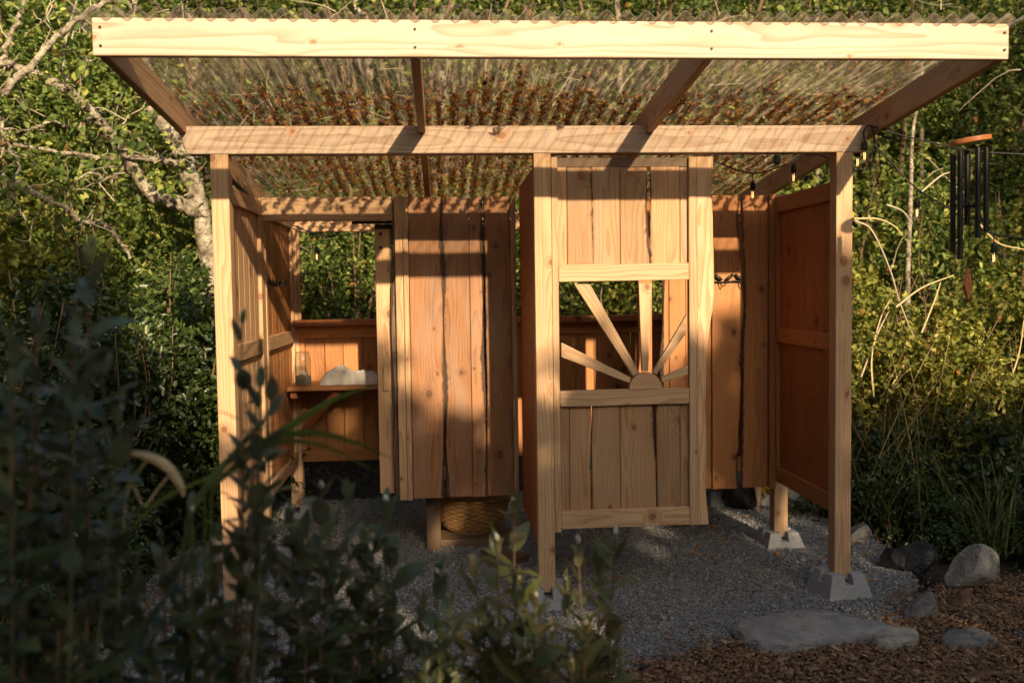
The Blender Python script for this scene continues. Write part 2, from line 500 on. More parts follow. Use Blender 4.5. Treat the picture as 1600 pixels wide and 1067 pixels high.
# ------------------------------------------------------------------ wooden pieces
def board(name, a, b_, wdir, w, t, mat, parent, bev=0.003, cut0=0.0, cut1=0.0):
    """Squared timber from a to b_ (centre line); wdir = direction of width w, thickness t across."""
    a = Vector(a); b_ = Vector(b_)
    ax = (b_ - a); ln = ax.length; ax.normalize()
    wd = Vector(wdir); wd = (wd - ax * wd.dot(ax)).normalized()
    td = ax.cross(wd).normalized()
    bm = bmesh.new()
    vs = []
    for k, l in ((0, 0.0), (1, ln)):
        for sw, st in ((-1, -1), (1, -1), (1, 1), (-1, 1)):
            ll = l + (cut0 * sw * w / 2 if k == 0 else cut1 * sw * w / 2)
            vs.append(bm.verts.new((sw * w / 2, st * t / 2, ll)))
    for f in ((3, 2, 1, 0), (4, 5, 6, 7), (0, 1, 5, 4), (1, 2, 6, 5), (2, 3, 7, 6), (3, 0, 4, 7)):
        bm.faces.new([vs[i] for i in f])
    bmesh.ops.recalc_face_normals(bm, faces=bm.faces)
    if bev > 0:
        bmesh.ops.bevel(bm, geom=list(bm.edges), offset=bev, segments=1, affect='EDGES', profile=0.5)
    me = bpy.data.meshes.new(name)
    bm.to_mesh(me); bm.free()
    n = len(me.vertices)
    co = np.zeros(n * 3, dtype=np.float32); me.vertices.foreach_get("co", co); co = co.reshape(-1, 3)
    set_vec(me, "gco", co)
    R = np.array([wd, td, ax]).T
    wco = co @ R.T + np.array(a)
    me.vertices.foreach_set("co", wco.astype(np.float32).ravel())
    me.update()
    return link(name, me, mat, parent)


def wavy(z, seed, amp):
    r = random.Random(seed)
    s = 0
    for k in range(5):
        f = (0.9, 1.9, 3.7, 7.1, 13.0)[k]
        s += math.sin(z * f * 2.2 + r.random() * 6.28) * (1.0, .7, .42, .2, .12)[k] * (0.6 + 0.8 * r.random())
    return s * amp


def slab(name, X0, X1, z0, z1, Y, t, mat, parent, live0=0.0, live1=0.0, seed=0, bark0=0.0, bark1=0.0, lean0=0.0, lean1=0.0, axis='X', wane=0.012, bot=0.0):
    """Vertical plank whose left/right edges may be natural (live) edges; stands in plane Y (axis X) or plane X (axis Y)."""
    nz = 30 if (live0 or live1) else 6
    rows = []
    gco = []; bark = []
    W = X1 - X0
    for i in range(nz + 1):
        f = i / nz
        z = z0 + (z1 - z0) * f
        e0 = X0 + (wavy(z, seed, live0) if live0 else 0) + lean0 * (f - 0.5)
        e1 = X1 + (wavy(z, seed + 50, live1) if live1 else 0) + lean1 * (f - 0.5)
        w0 = wane * (1 + 0.6 * math.sin(z * 9 + seed)) if live0 else 0.003
        w1 = wane * (1 + 0.6 * math.sin(z * 8 + seed + 2)) if live1 else 0.003
        zb = z + (bot * (e0 - X0) if i == 0 else 0)
        pts = [(e0, t), (e0, t * 0.35 if live0 else 0.003), (e0 + w0, 0.0), (e1 - w1, 0.0), (e1, t * 0.35 if live1 else 0.003), (e1, t)]
        for k, (x, y) in enumerate(pts):
            rows.append((x, y, zb))
            gco.append((x - (X0 + X1) / 2, y, z))
            bk = 0.0
            if k in (0, 1): bk = bark0
            if k in (4, 5): bk = bark1
            if k == 2: bk = bark0 * 0.45
            if k == 3: bk = bark1 * 0.45
            bark.append(bk)
    faces = []
    for i in range(nz):
        for k in range(6):
            a = i * 6 + k; b_ = i * 6 + (k + 1) % 6
            faces.append((a, b_, b_ + 6, a + 6))
    v = np.array(rows)
    if axis == 'X':
        v = np.stack([v[:, 0], Y + v[:, 1], v[:, 2]], 1)
    elif axis == 'Y+':     # face looks to +X
        v = np.stack([Y - v[:, 1], v[:, 0], v[:, 2]], 1)
        faces = [f for f in faces]
    else:                  # face looks to -X
        v = np.stack([Y + v[:, 1], v[:, 0], v[:, 2]], 1)
        faces = [f[::-1] for f in faces]
    top = nz * 6
    allf = [tuple(f) for f in faces]
    caps = [(0, 5, 4, 3, 2, 1), tuple(top + i for i in range(6))]
    me = bpy.data.meshes.new(name)
    me.from_pydata([tuple(p) for p in v], [], allf + caps)
    bmx = bmesh.new(); bmx.from_mesh(me); bmesh.ops.recalc_face_normals(bmx, faces=bmx.faces); bmx.to_mesh(me); bmx.free()
    set_vec(me, "gco", gco)
    set_f(me, "bark", bark)
    return link(name, me, mat, parent)


def tube_data(paths, nseg=6):
    """paths: list of (points (n,3), radii) -> verts, quads"""
    V = []; F = []
    base = 0
    for pts, rad in paths:
        pts = [Vector(p) for p in pts]
        n = len(pts)
        rad = [rad] * n if isinstance(rad, (int, float)) else rad
        prev_u = None
        for i in range(n):
            d = (pts[min(i + 1, n - 1)] - pts[max(i - 1, 0)])
            if d.length < 1e-9: d = Vector((0, 0, 1))
            a = d.normalized()
            if prev_u is None:
                _, u, v = orthobasis(a)
            else:
                u = (prev_u - a * prev_u.dot(a))
                u = u.normalized() if u.length > 1e-6 else orthobasis(a)[1]
                v = a.cross(u)
            prev_u = u
            for k in range(nseg):
                th = 2 * math.pi * k / nseg
                V.append(tuple(pts[i] + (u * math.cos(th) + v * math.sin(th)) * rad[i]))
        for i in range(n - 1):
            for k in range(nseg):
                k2 = (k + 1) % nseg
                F.append((base + i * nseg + k, base + i * nseg + k2, base + (i + 1) * nseg + k2, base + (i + 1) * nseg + k))
        base += n * nseg
    return np.array(V), np.array(F)


def tubes(name, paths, mat, parent=None, nseg=6, smooth=True):
    V, F = tube_data(paths, nseg)
    me = mesh_np(name, V, F)
    return link(name, me, mat, parent, smooth)


def spline(pts, n=8):
    """Catmull-Rom through pts"""
    P = [np.array(p, float) for p in pts]
    P = [2 * P[0] - P[1]] + P + [2 * P[-1] - P[-2]]
    out = []
    for i in range(1, len(P) - 2):
        for k in range(n):
            t = k / n
            a, b, c, d = P[i - 1], P[i], P[i + 1], P[i + 2]
            out.append(0.5 * ((2 * b) + (-a + c) * t + (2 * a - 5 * b + 4 * c - d) * t ** 2 + (-a + 3 * b - 3 * c + d) * t ** 3))
    out.append(P[-2])
    return out


def lathe(name, prof, c, mat, parent, n=24, smooth=True):
    V = []; F = []
    for (r, z) in prof:
        for k in range(n):
            th = 2 * math.pi * k / n
            V.append((c[0] + r * math.cos(th), c[1] + r * math.sin(th), c[2] + z))
    for i in range(len(prof) - 1):
        for k in range(n):
            k2 = (k + 1) % n
            F.append((i * n + k, i * n + k2, (i + 1) * n + k2, (i + 1) * n + k))
    me = mesh_np(name, V, F)
    return link(name, me, mat, parent, smooth)


# ------------------------------------------------------------------ ground
def sheet(name, xs, ys, zf, mat, label, cat):
    nx, ny = len(xs), len(ys)
    V = [(x, y, zf(x, y)) for y in ys for x in xs]
    F = [(j * nx + i, j * nx + i + 1, (j + 1) * nx + i + 1, (j + 1) * nx + i) for j in range(ny - 1) for i in range(nx - 1)]
    me = mesh_np(name, V, F)
    return tag(link(name, me, mat, None, True), label, cat, None, "structure")


def hill(x, y):
    h = 0.0
    if y > 4.0:
        h += min(14.0, (y - 4.0) * 0.32 + max(0, y - 9.0) * 0.6)
    if x < -2.2:
        h += min(3.0, (-2.2 - x) * 0.12)
    if y < -7:
        h += min(2.2, (-7 - y) * 0.25)
    h += 0.03 * math.sin(x * 2.1 + y) + 0.03 * math.sin(y * 1.7 - x * .6) - 0.06
    return h


sheet("ground", np.linspace(-45, 50, 120), np.linspace(-45, 60, 130), hill, SOIL, "dark forest soil under and around the thicket", "ground")


def poly_sheet(name, outline, z, mat, label, cat):
    bm = bmesh.new()
    vs = [bm.verts.new((x, y, z)) for x, y in outline]
    f = bm.faces.new(vs)
    bmesh.ops.triangulate(bm, faces=[f])
    bmesh.ops.recalc_face_normals(bm, faces=bm.faces)
    me = bpy.data.meshes.new(name); bm.to_mesh(me); bm.free()
    if me.polygons[0].normal.z < 0: me.flip_normals()
    o = link(name, me, mat)
    return tag(o, label, cat, None, "structure")


GR = [(-0.75, -1.9), (0.8, -1.6), (1.55, -1.0), (2.0, -0.86), (2.47, -0.62), (2.8, -0.62), (3.3, -0.52), (3.55, -0.25), (3.75, 0.05), (3.95, 0.6), (4.0, 1.4), (3.8, 2.6), (2.0, 2.9), (-0.3, 2.7), (-0.6, 1.2), (-0.6, 0)]
MU = [(0.8, -1.62), (1.55, -1.02), (2.0, -0.88), (2.47, -0.64), (2.8, -0.64), (3.3, -0.54), (3.55, -0.27), (3.76, 0.0), (4.6, 0.15), (5.6, 0.1), (6.2, -1.5), (5.0, -3.2), (2.2, -3.2), (0.8, -2.6)]
poly_sheet("gravel_bed", GR, 0.02, GRAVELM, "grey crushed gravel pad under the shelter", "gravel")
poly_sheet("mulch_path", MU, 0.024, MULCHM, "brown bark mulch path beside the gravel", "path")


def inside(poly, x, y):
    c = np.zeros(len(x), bool)
    j = len(poly) - 1
    for i in range(len(poly)):
        xi, yi = poly[i]; xj, yj = poly[j]
        cond = ((yi > y) != (yj > y)) & (x < (xj - xi) * (y - yi) / (yj - yi + 1e-12) + xi)
        c ^= cond
        j = i
    return c


def rot_batch(n, tilt):
    a = rng.uniform(0, 2 * np.pi, n); t = rng.normal(0, tilt, n); p = rng.uniform(0, 2 * np.pi, n)
    ca, sa = np.cos(a), np.sin(a)
    Rz = np.zeros((n, 3, 3)); Rz[:, 0, 0] = ca; Rz[:, 0, 1] = -sa; Rz[:, 1, 0] = sa; Rz[:, 1, 1] = ca; Rz[:, 2, 2] = 1
    k = np.stack([np.cos(p), np.sin(p), np.zeros(n)], 1)
    K = np.zeros((n, 3, 3)); K[:, 0, 1] = -k[:, 2]; K[:, 0, 2] = k[:, 1]; K[:, 1, 0] = k[:, 2]; K[:, 1, 2] = -k[:, 0]; K[:, 2, 0] = -k[:, 1]; K[:, 2, 1] = k[:, 0]
    I = np.eye(3)[None]
    Rt = I + np.sin(t)[:, None, None] * K + (1 - np.cos(t))[:, None, None] * (K @ K)
    return Rt @ Rz


def scatter(name, pos, dims, tilt, mat, template, faces, jitter, label, cat, tone=None):
    n = len(pos)
    T = np.array(template)[None] * dims[:, None, :]
    T = T * (1 + rng.uniform(-jitter, jitter, (n, len(template), 3)))
    R = rot_batch(n, tilt)
    V = np.einsum('nij,nkj->nki', R, T) + pos[:, None, :]
    F = np.array(faces)[None] + (np.arange(n) * len(template))[:, None, None]
    me = mesh_np(name, V.reshape(-1, 3), F.reshape(-1, F.shape[-1]))
    lc = np.zeros((n, len(template), 3), np.float32)
    lc[:, :, 0] = (rng.beta(2, 2.4, n) if tone is None else tone)[:, None]
    lc[:, :, 1] = rng.random(n)[:, None]
    set_vec(me, "lc", lc.reshape(-1, 3))
    return tag(link(name, me, mat), label, cat, None, "stuff")


OCT = [(1, 0, 0), (0, 1, 0), (-1, 0, 0), (0, -1, 0), (.1, 0, .8), (0, .1, -.8)]
OCTF = [(0, 1, 4), (1, 2, 4), (2, 3, 4), (3, 0, 4), (1, 0, 5), (2, 1, 5), (3, 2, 5), (0, 3, 5)]
x = rng.uniform(-0.8, 4.1, 165000); y = rng.uniform(-1.9, 2.9, 165000)
keep = inside(GR, x + rng.normal(0, .03, len(x)), y + rng.normal(0, .03, len(x)))
keep &= rng.random(len(x)) < np.where(y < 1.3, 1.0, 0.55)
x = x[keep]; y = y[keep]; n = len(x)
sz = rng.lognormal(math.log(0.0056), 0.42, n)
dims = np.stack([sz * rng.uniform(.8, 1.5, n), sz * rng.uniform(.6, 1.0, n), sz * rng.uniform(.5, .9, n)], 1)
scatter("gravel", np.stack([x, y, 0.021 + sz * rng.uniform(0, .5, n)], 1), dims, 0.5, PEB, OCT, OCTF, 0.25, "loose grey crushed stones of the gravel pad", "gravel")

BOX = [(-1, -1, -1), (1, -1, -1), (1, 1, -1), (-1, 1, -1), (-.8, -.8, 1), (.9, -1, 1), (.8, .9, 1), (-1, .7, 1)]
BOXF = [(4, 5, 6, 7), (0, 1, 5, 4), (1, 2, 6, 5), (2, 3, 7, 6), (3, 0, 4, 7)]
x = rng.uniform(0.8, 5.8, 80000); y = rng.uniform(-2.2, 0.25, 80000)
keep = inside(MU, x + rng.normal(0, .09, len(x)), y + rng.normal(0, .08, len(x)))
x = x[keep]; y = y[keep]; n = len(x)
ln = rng.lognormal(math.log(0.0078), 0.6, n)
dims = np.stack([ln, ln * rng.uniform(.12, .45, n), rng.uniform(.0012, .004, n)], 1)
scatter("mulch", np.stack([x, y, 0.028 + rng.uniform(0, .022, n)], 1), dims, 0.35, CHIP, BOX, BOXF, 0.2, "scattered brown bark chips covering the mulch path", "mulch")

LEAF6 = [(0, 0, 0), (.35, .5, .10), (.75, .36, .04), (1, 0, -.10), (.75, -.36, .04), (.35, -.5, .10)]
LEAF6F = [(0, 1, 2, 3), (0, 3, 4, 5)]
x = np.concatenate([rng.uniform(2.6, 4.0, 45), rng.uniform(-.5, 3.8, 26), rng.uniform(-.8, 0.2, 40)]); y = np.concatenate([rng.uniform(.2, 2.2, 45), rng.uniform(-.8, 1.6, 26), rng.uniform(-.6, 1.0, 40)])
n = len(x); sz = rng.uniform(.025, .06, n)
scatter("fallen_leaves", np.stack([x, y, 0.04 + rng.uniform(0, .012, n)], 1), np.stack([sz, sz * .7, sz], 1), 0.5, DEBRIS, LEAF6, LEAF6F, 0.1, "small rust brown dead leaves lying on the gravel", "leaf litter", tone=rng.uniform(.45, 1, n))


# ------------------------------------------------------------------ the shelter
S = empty("garden_shelter", (1.6, 0.0, 0.0))
tag(S, "open cedar garden shelter with corrugated clear roof and sunburst door", "shelter")
UZ = (0, 0, 1); UX = (1, 0, 0); UY = (0, 1, 0)
PW = 0.089


def vpost(X0, Y0, z0, z1, w=PW, d=PW, mat=FIR, name="post", parent=S):
    return board(name, (X0 + w / 2, Y0 + d / 2, z0), (X0 + w / 2, Y0 + d / 2, z1), UX, w, d, mat, parent)


vpost(0.0, 0.0, 0.085, 2.404)
vpost(1.642, 0.0, 0.095, 2.404)
vpost(3.256, 0.0, 0.105, 2.404)
vpost(3.280, 1.0, 0.075, 2.285)
vpost(0.0, 2.2, 0.09, 2.149)
vpost(3.256, 2.2, 0.09, 2.149)
vpost(0.018, 1.0, 0.06, 2.285, 0.040, 0.089)
# front beam with an angled left end, rear beam, fascia
board("front_beam", (-0.135, 0.044, 2.475), (3.42, 0.044, 2.475), UZ, 0.140, 0.092, PALE, S, cut0=-0.35, cut1=0.15)
board("rear_beam", (-0.12, 2.244, 2.22), (3.42, 2.244, 2.22), UZ, 0.140, 0.089, FIR, S)
fas = board("fascia_board", (-0.1605, -1.108, 2.6905), (3.4995, -1.108, 2.6905), UZ, 0.143, 0.038, PALE, S)
for X in (-0.13, 1.07, 2.255, 3.48):
    for z in (2.655, 2.725):
        bm = bmesh.new()
        bmesh.ops.create_cone(bm, cap_ends=True, segments=8, radius1=0.0062, radius2=0.0055, depth=0.006, matrix=Matrix.Translation((X, -1.1285, z)) @ Matrix.Rotation(math.pi / 2, 4, 'X'))
        me = bpy.data.meshes.new("screw_head"); bm.to_mesh(me); bm.free()
        link("screw_head", me, IRON, fas)
SL = 0.10


def roof_z(Y):
    return 2.775 - SL * (Y + 1.127)


for X in (-0.131, 1.068, 2.252, 3.480):
    za = roof_z(-1.086) - 0.014 - 0.070; zb = roof_z(2.45) - 0.014 - 0.070
    board("rafter", (X, -1.088, za), (X, 2.45, zb), UZ, 0.138, 0.038, FIR if X < 3 else REDCED if False else FIR, S)

# corrugated sheet
PITCHW = 0.0785
xs = np.arange(-0.24, 3.575, PITCHW / 10)
ys = np.linspace(-1.165, 2.50, 12)
amp = 0.0140
V = []
for yv in ys:
    sag = 0.0
    zz = roof_z(yv) + amp * np.sin(2 * np.pi * xs / PITCHW)
    V.append(np.stack([xs, np.full_like(xs, yv), zz], 1))
V = np.concatenate(V)
nx = len(xs)
F = np.array([(j * nx + i, j * nx + i + 1, (j + 1) * nx + i + 1, (j + 1) * nx + i) for j in range(len(ys) - 1) for i in range(nx - 1)])
roof = link("roof_sheet", mesh_np("roof_sheet", V, F), POLY, S, True)
EDGE = plain("dusty_sheet_edge", (0.13, 0.105, 0.075), 0.5, 0, 60, 0.4, 0.2)
tubes("sheet_edge", [([(float(xv), -1.166, float(roof_z(-1.166) + amp * math.sin(2 * math.pi * xv / PITCHW))) for xv in xs], 0.0013)], EDGE, roof, 5)

# leaf litter in the valleys of the roof
LP = []; LDR = []; LN = []; LL = []; LW = []; LT = []
k0 = int(math.floor(xs[0] / PITCHW)); k1 = int(xs[-1] / PITCHW)
for k in range(k0, k1 + 1):
    xv = (k + 0.75) * PITCHW
    if xv < -0.1 or xv > 3.5: continue
    y0 = rnd.gauss(-0.24, 0.13)
    side = min(1.0, max(0.15, (xv + 0.05) / 0.45)) * (1.0 if xv < 2.5 else 0.6)
    yv = y0
    gap = 0.0
    while yv < 2.46:
        if rnd.random() < 0.035 * (1.6 - side): gap = rnd.uniform(.03, .14)
        if gap > 0:
            gap -= 0.012
        else:
            grow = min(1.0, 0.45 + (yv - y0) * 0.9) * side
            for q in range(1 + (rnd.random() < grow) + (rnd.random() < grow * .7)):
                LP.append((xv + rnd.gauss(0, 0.0075), yv + rnd.uniform(-.01, .01)))
                LDR.append((rnd.gauss(0, .45), 1.0, rnd.gauss(.1, .25))); LN.append((rnd.gauss(0, .5), rnd.gauss(0, .4), 1))
                LL.append(rnd.uniform(.018, .045)); LW.append(rnd.uniform(.010, .024)); LT.append(rnd.betavariate(1.5, 2.6))
            if rnd.random() < 0.42 * grow:
                LP.append((xv + rnd.gauss(0, 0.022), yv))
                LDR.append((rnd.gauss(0, 1), rnd.gauss(0, 1), rnd.gauss(.1, .4))); LN.append((rnd.gauss(0, .5), rnd.gauss(0, .5), 1))
                LL.append(rnd.uniform(.03, .06)); LW.append(rnd.uniform(.012, .028)); LT.append(rnd.uniform(.6, 1.0))
        yv += 0.012
LP = np.array(LP)
lz = roof_z(LP[:, 1]) + amp * np.sin(2 * np.pi * LP[:, 0] / PITCHW) + 0.004 + rng.uniform(0, .008, len(LP))
LITTER = (np.stack([LP[:, 0], LP[:, 1], lz], 1), np.array(LDR), np.array(LN), np.array(LL), np.array(LW), np.array(LT), np.zeros(len(LP)))
tw = []
for q in range(16):
    p = Vector((rnd.uniform(.2, 3.3), rnd.uniform(-.55, 0.1), 0)); a = rnd.uniform(0, 6.28)
    P = []
    for t in range(5):
        pp = p + Vector((math.cos(a + .25 * t * rnd.uniform(-1, 1)), math.sin(a), 0)) * (t * rnd.uniform(.02, .045))
        P.append((pp.x, pp.y, roof_z(pp.y) + amp + 0.006))
    tw.append((P, 0.0022))
tag(tubes("roof_twigs", tw, TWIG, None, 4), "thin pale lichen twigs fallen on the clear roof", "twigs", None, "stuff")


def side_wall(name, xin, y0, y1, face, zr, nplank, mat_frame, mat_plank, label=None, seed=0):
    """Framed plank wall in a plane X = xin (visible face). zr = list of (z0,z1) rails, bottom to top."""
    sgn = 1 if face == '+' else -1
    xc = xin - sgn * 0.019
    sw = 0.045
    zt = zr[-1][1]; zb = zr[0][0]
    # the frame mesh is the near stile, other members are its children
    fr = board(name, (xc, y0 + sw / 2, zb), (xc, y0 + sw / 2, zt), UY, sw, 0.038, mat_frame, S)
    if label: fr["label"] = label
    board("stile", (xc, y1 - sw / 2, zb), (xc, y1 - sw / 2, zt), UY, sw, 0.038, mat_frame, fr)
    for (a, b_) in zr:
        board("rail", (xc, y0 + sw, (a + b_) / 2), (xc, y1 - sw, (a + b_) / 2), UZ, b_ - a, 0.038, mat_frame, fr)
    w = (y1 - y0 - 2 * sw + 0.02) / nplank
    for (za, zb2) in [(zr[i][1] - .01, zr[i + 1][0] + .01) for i in range(len(zr) - 1)]:
        for k in range(nplank):
            ya = y0 + sw - 0.01 + k * w
            slab("plank", ya + 0.0015, ya + w - 0.0015, za, zb2, xin - sgn * 0.022, 0.014, mat_plank, fr, axis='Y+' if sgn > 0 else 'Y-', seed=seed + k)
    return fr


ZR = [(0.415, 0.505), (1.335, 1.425), (2.175, 2.265)]
side_wall("side_wall", 0.062, 0.091, 0.998, '+', ZR, 6, FIR, FIR, "front bay of the left plank wall", 10)
side_wall("side_wall", 0.062, 1.091, 2.198, '+', ZR, 8, FIR, CEDAR, "rear bay of the left plank wall with hooks", 20)
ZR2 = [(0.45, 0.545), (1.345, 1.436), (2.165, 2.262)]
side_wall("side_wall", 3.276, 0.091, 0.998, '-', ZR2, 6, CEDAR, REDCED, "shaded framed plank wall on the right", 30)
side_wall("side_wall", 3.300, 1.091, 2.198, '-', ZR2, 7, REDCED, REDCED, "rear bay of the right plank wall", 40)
# partition beside the middle post
pw = None
for k, (ya, yb) in enumerate(((0.091, 0.36), (0.363, 0.66), (0.663, 0.998))):
    o = slab("partition_plank", ya, yb, 0.33, 2.34, 1.646, 0.02, REDCED, S, axis='Y-', seed=60 + k)
board("partition_rail", (1.69, 0.091, 2.25), (1.69, 0.998, 2.25), UZ, 0.089, 0.038, FIR, S)
board("partition_rail", (1.69, 0.091, 0.45), (1.69, 0.998, 0.45), UZ, 0.089, 0.038, FIR, S)

# rear wall under the window strip
back = board("rear_wall", (0.09, 2.225, 0.478), (3.256, 2.225, 0.478), UZ, 0.086, 0.038, CEDAR, S)
back["label"] = "low plank wall below the rear window strip"
board("rail", (0.09, 2.225, 1.405), (3.256, 2.225, 1.405), UZ, 0.089, 0.038, CEDAR, back)
board("window_sill", (0.05, 2.215, 1.475), (3.30, 2.215, 1.475), UY, 0.16, 0.045, REDCED, back)
board("stud", (1.45, 2.225, 1.50), (1.45, 2.225, 2.149), UX, 0.089, 0.05, FIR, back)
board("stile", (0.108, 2.222, 0.523), (0.108, 2.222, 1.36), UX, 0.036, 0.036, CEDAR, back)
xk = 0.128
kk = 0
while xk < 3.24:
    wk = min(rnd.uniform(.125, .15), 3.25 - xk)
    slab("plank", xk, xk + wk - 0.004, 0.515, 1.37, 2.222, 0.016, CEDAR, back, seed=80 + kk)
    xk += wk; kk += 1
board("window_jamb", (0.098, 2.20, 1.50), (0.098, 2.20, 2.149), UX, 0.020, 0.036, FIR, back)

# door header and middle wall
board("door_header", (0.060, 1.030, 2.214), (0.852, 1.030, 2.214), UZ, 0.144, 0.050, FIR, S)
board("wall_stud", (0.875, 1.075, 0.42), (0.875, 1.075, 2.28), UX, 0.040, 0.07, DARKW, S)
board("batten", (0.8935, 1.0, 0.392), (0.8935, 1.0, 2.284), UX, 0.047, 0.030, FIR, S, cut0=0)
board("batten", (0.936, 0.998, 0.390), (0.936, 0.998, 2.284), UX, 0.032, 0.034, FIR, S)
slab("bark_edge_plank", 0.835, 0.874, 0.41, 1.75, 1.034, 0.02, DARKW, S, live0=0.004, live1=0.004, seed=5, bark0=1, bark1=1)
MW = [(0.955, 1.159, 0, 0.005, 0.0, 0.85, 3), (1.162, 1.3285, 0.004, 0, 1.0, 0.0, 4), (1.331, 1.420, 0, 0.005, 0.0, 0.95, 9), (1.424, 1.588, 0.004, 0, 0.6, 0, 6)]
for i, (a, b_, l0, l1, k0_, k1_, sd) in enumerate(MW):
    slab("live_edge_plank", a, b_, 0.398 + 0.004 * (i % 2), 2.282, 1.002 + 0.004 * (i % 2), 0.026, CEDARW, S, l0, l1, sd, k0_, k1_, wane=0.016)
board("batten", (1.606, 0.996, 0.392), (1.606, 0.996, 2.284), UX, 0.030, 0.030, FIR, S)
board("wall_rail", (0.95, 1.055, 0.55), (1.62, 1.055, 0.55), UZ, 0.089, 0.038, CEDAR, S)
board("wall_rail", (0.95, 1.055, 2.20), (1.62, 1.055, 2.20), UZ, 0.089, 0.038, CEDAR, S)
MR = [(2.395, 2.483, 0, 0, 0, 0, 21), (2.545, 2.592, 0.012, 0, 1.0, 0, 22), (2.595, 2.700, 0, 0, 0, 0, 23), (2.703, 2.866, 0, 0.0, 0, 0, 24), (2.873, 3.056, 0, 0.013, 0, 0.75, 27), (3.078, 3.236, 0.007, 0, 0.6, 0, 26)]
for i, (a, b_, l0, l1, k0_, k1_, sd) in enumerate(MR):
    slab("live_edge_plank", a, b_, 0.402 + 0.004 * (i % 2), 2.280, 1.002 + 0.004 * (i % 2), 0.026, CEDAR, S, l0, l1, sd, k0_, k1_, wane=0.016)
board("batten", (3.258, 0.994, 0.40), (3.258, 0.994, 2.284), UX, 0.040, 0.036, CEDAR, S)
board("wall_rail", (2.40, 1.055, 0.55), (3.27, 1.055, 0.55), UZ, 0.089, 0.038, CEDAR, S)
board("wall_rail", (2.40, 1.055, 2.20), (3.27, 1.055, 2.20), UZ, 0.089, 0.038, CEDAR, S)

# sliding door behind the wall
sd = board("sliding_door", (0.786, 1.118, 0.415), (0.786, 1.118, 2.125), UX, 0.092, 0.040, FIR, S)
sd["label"] = "hanging plank door slid open behind the middle wall"
board("stile", (1.56, 1.118, 0.415), (1.56, 1.118, 2.125), UX, 0.089, 0.040, FIR, sd)
zz = 0.42
while zz < 2.1:
    hh = min(rnd.uniform(.09, .16), 2.12 - zz)
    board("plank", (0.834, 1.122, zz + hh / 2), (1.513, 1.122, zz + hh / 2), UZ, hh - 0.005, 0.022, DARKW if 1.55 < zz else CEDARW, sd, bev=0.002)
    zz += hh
board("handle", (0.792, 1.086, 1.075), (0.792, 1.086, 1.235), UX, 0.034, 0.026, FIR, sd)
board("hanger_strap", (0.742, 1.094, 2.108), (0.86, 1.094, 2.108), UZ, 0.030, 0.006, IRON, sd, bev=0.001)
for z in (2.062, 1.978):
    bm = bmesh.new()
    bmesh.ops.create_cone(bm, cap_ends=True, segments=12, radius1=0.011, radius2=0.009, depth=0.012, matrix=Matrix.Translation((0.776, 1.093, z)) @ Matrix.Rotation(math.pi / 2, 4, 'X'))
    me = bpy.data.meshes.new("bolt"); bm.to_mesh(me); bm.free()
    link("bolt", me, IRON, sd)
board("door_track", (0.60, 1.085, 2.1345), (1.60, 1.085, 2.1345), UZ, 0.018, 0.010, IRON, S, bev=0.001)

# sunburst door in the front plane
DY = 0.030
dr = board("sunburst_door", (1.750, DY, 0.412), (1.750, DY, 2.385), UX, 0.034, 0.045, FIR, S)
dr["label"] = "plank door with a sunburst window and one live edge"
board("stile", (2.482, DY, 0.428), (2.482, DY, 2.385), UX, 0.042, 0.045, FIR, dr)
for (za, zb2) in ((0.430, 0.525), (1.082, 1.166), (1.740, 1.829)):
    board("rail", (1.768, DY, (za + zb2) / 2 - .002), (2.460, DY, (za + zb2) / 2 + .002), UZ, zb2 - za, 0.042, FIR, dr)
board("rail", (1.768, DY + 0.012, 2.36), (2.460, DY + 0.012, 2.36), UZ, 0.05, 0.02, DARKW, dr)
slab("live_edge_strip", 2.5045, 2.578, 0.429, 2.385, DY - 0.018, 0.034, FIR, dr, 0, 0.016, 33, 0, 0.25, wane=0.016)
UPX = [873, 885.5, 925.5, 968.5, 1016, 1062, 1076]
LOX = [877, 889.5, 925.5, 968.5, 1025, 1062, 1078]
for xsx, za, zb2, py, s0 in ((UPX, 1.822, 2.37, 330, 100), (LOX, 0.518, 1.09, 700, 120)):
    XX = [at(p, py, DY + 0.012)[0] for p in xsx]
    XX[0] = 1.762; XX[-1] = 2.466
    for i in range(6):
        l0 = 0.003 if i in (2, 4) else 0; l1 = 0.0065 if i in (1, 3) else 0
        slab("plank", XX[i] + (.0015 if l0 else .0015), XX[i + 1] - (.005 if l1 else .0015), za, zb2, DY + 0.004 + 0.003 * (i % 2), 0.018, DOORB, dr, l0, l1, s0 + i, 0.6 if l0 else 0, 0.95 if l1 else 0, wane=0.009)
# hub and rays
hc = at(1008, 606, DY - 0.005)
n = 26
V = []
for yv in (DY - 0.024, DY + 0.016):
    for k in range(n + 1):
        a = math.pi * k / n
        V.append((hc[0] + 0.088 * math.cos(a), yv, 1.1665 + 0.088 * math.sin(a)))
me = bpy.data.meshes.new("sun_hub")
m1 = n + 1
me.from_pydata(V, [], [tuple(range(m1))[::-1], tuple(range(m1, 2 * m1))] + [(k, k + 1, m1 + k + 1, m1 + k) for k in range(n)] + [(n, 0, m1, m1 + n)])
bmx = bmesh.new(); bmx.from_mesh(me); bmesh.ops.recalc_face_normals(bmx, faces=bmx.faces); bmx.to_mesh(me); bmx.free()
set_vec(me, "gco", [(v[2], v[1], v[0]) for v in V])
link("sun_hub", me, FIR, dr)
RAYS = [((877, 535), (877, 558), (984, 599), (986, 590)), ((897, 444), (922, 444), (999, 582), (989, 588)), ((998, 443), (1019, 443), (1013, 580), (1003, 580)), ((1073, 491), (1073, 519), (1026, 586), (1019, 582)), ((1075, 571), (1075, 585), (1035, 598), (1033, 590))]
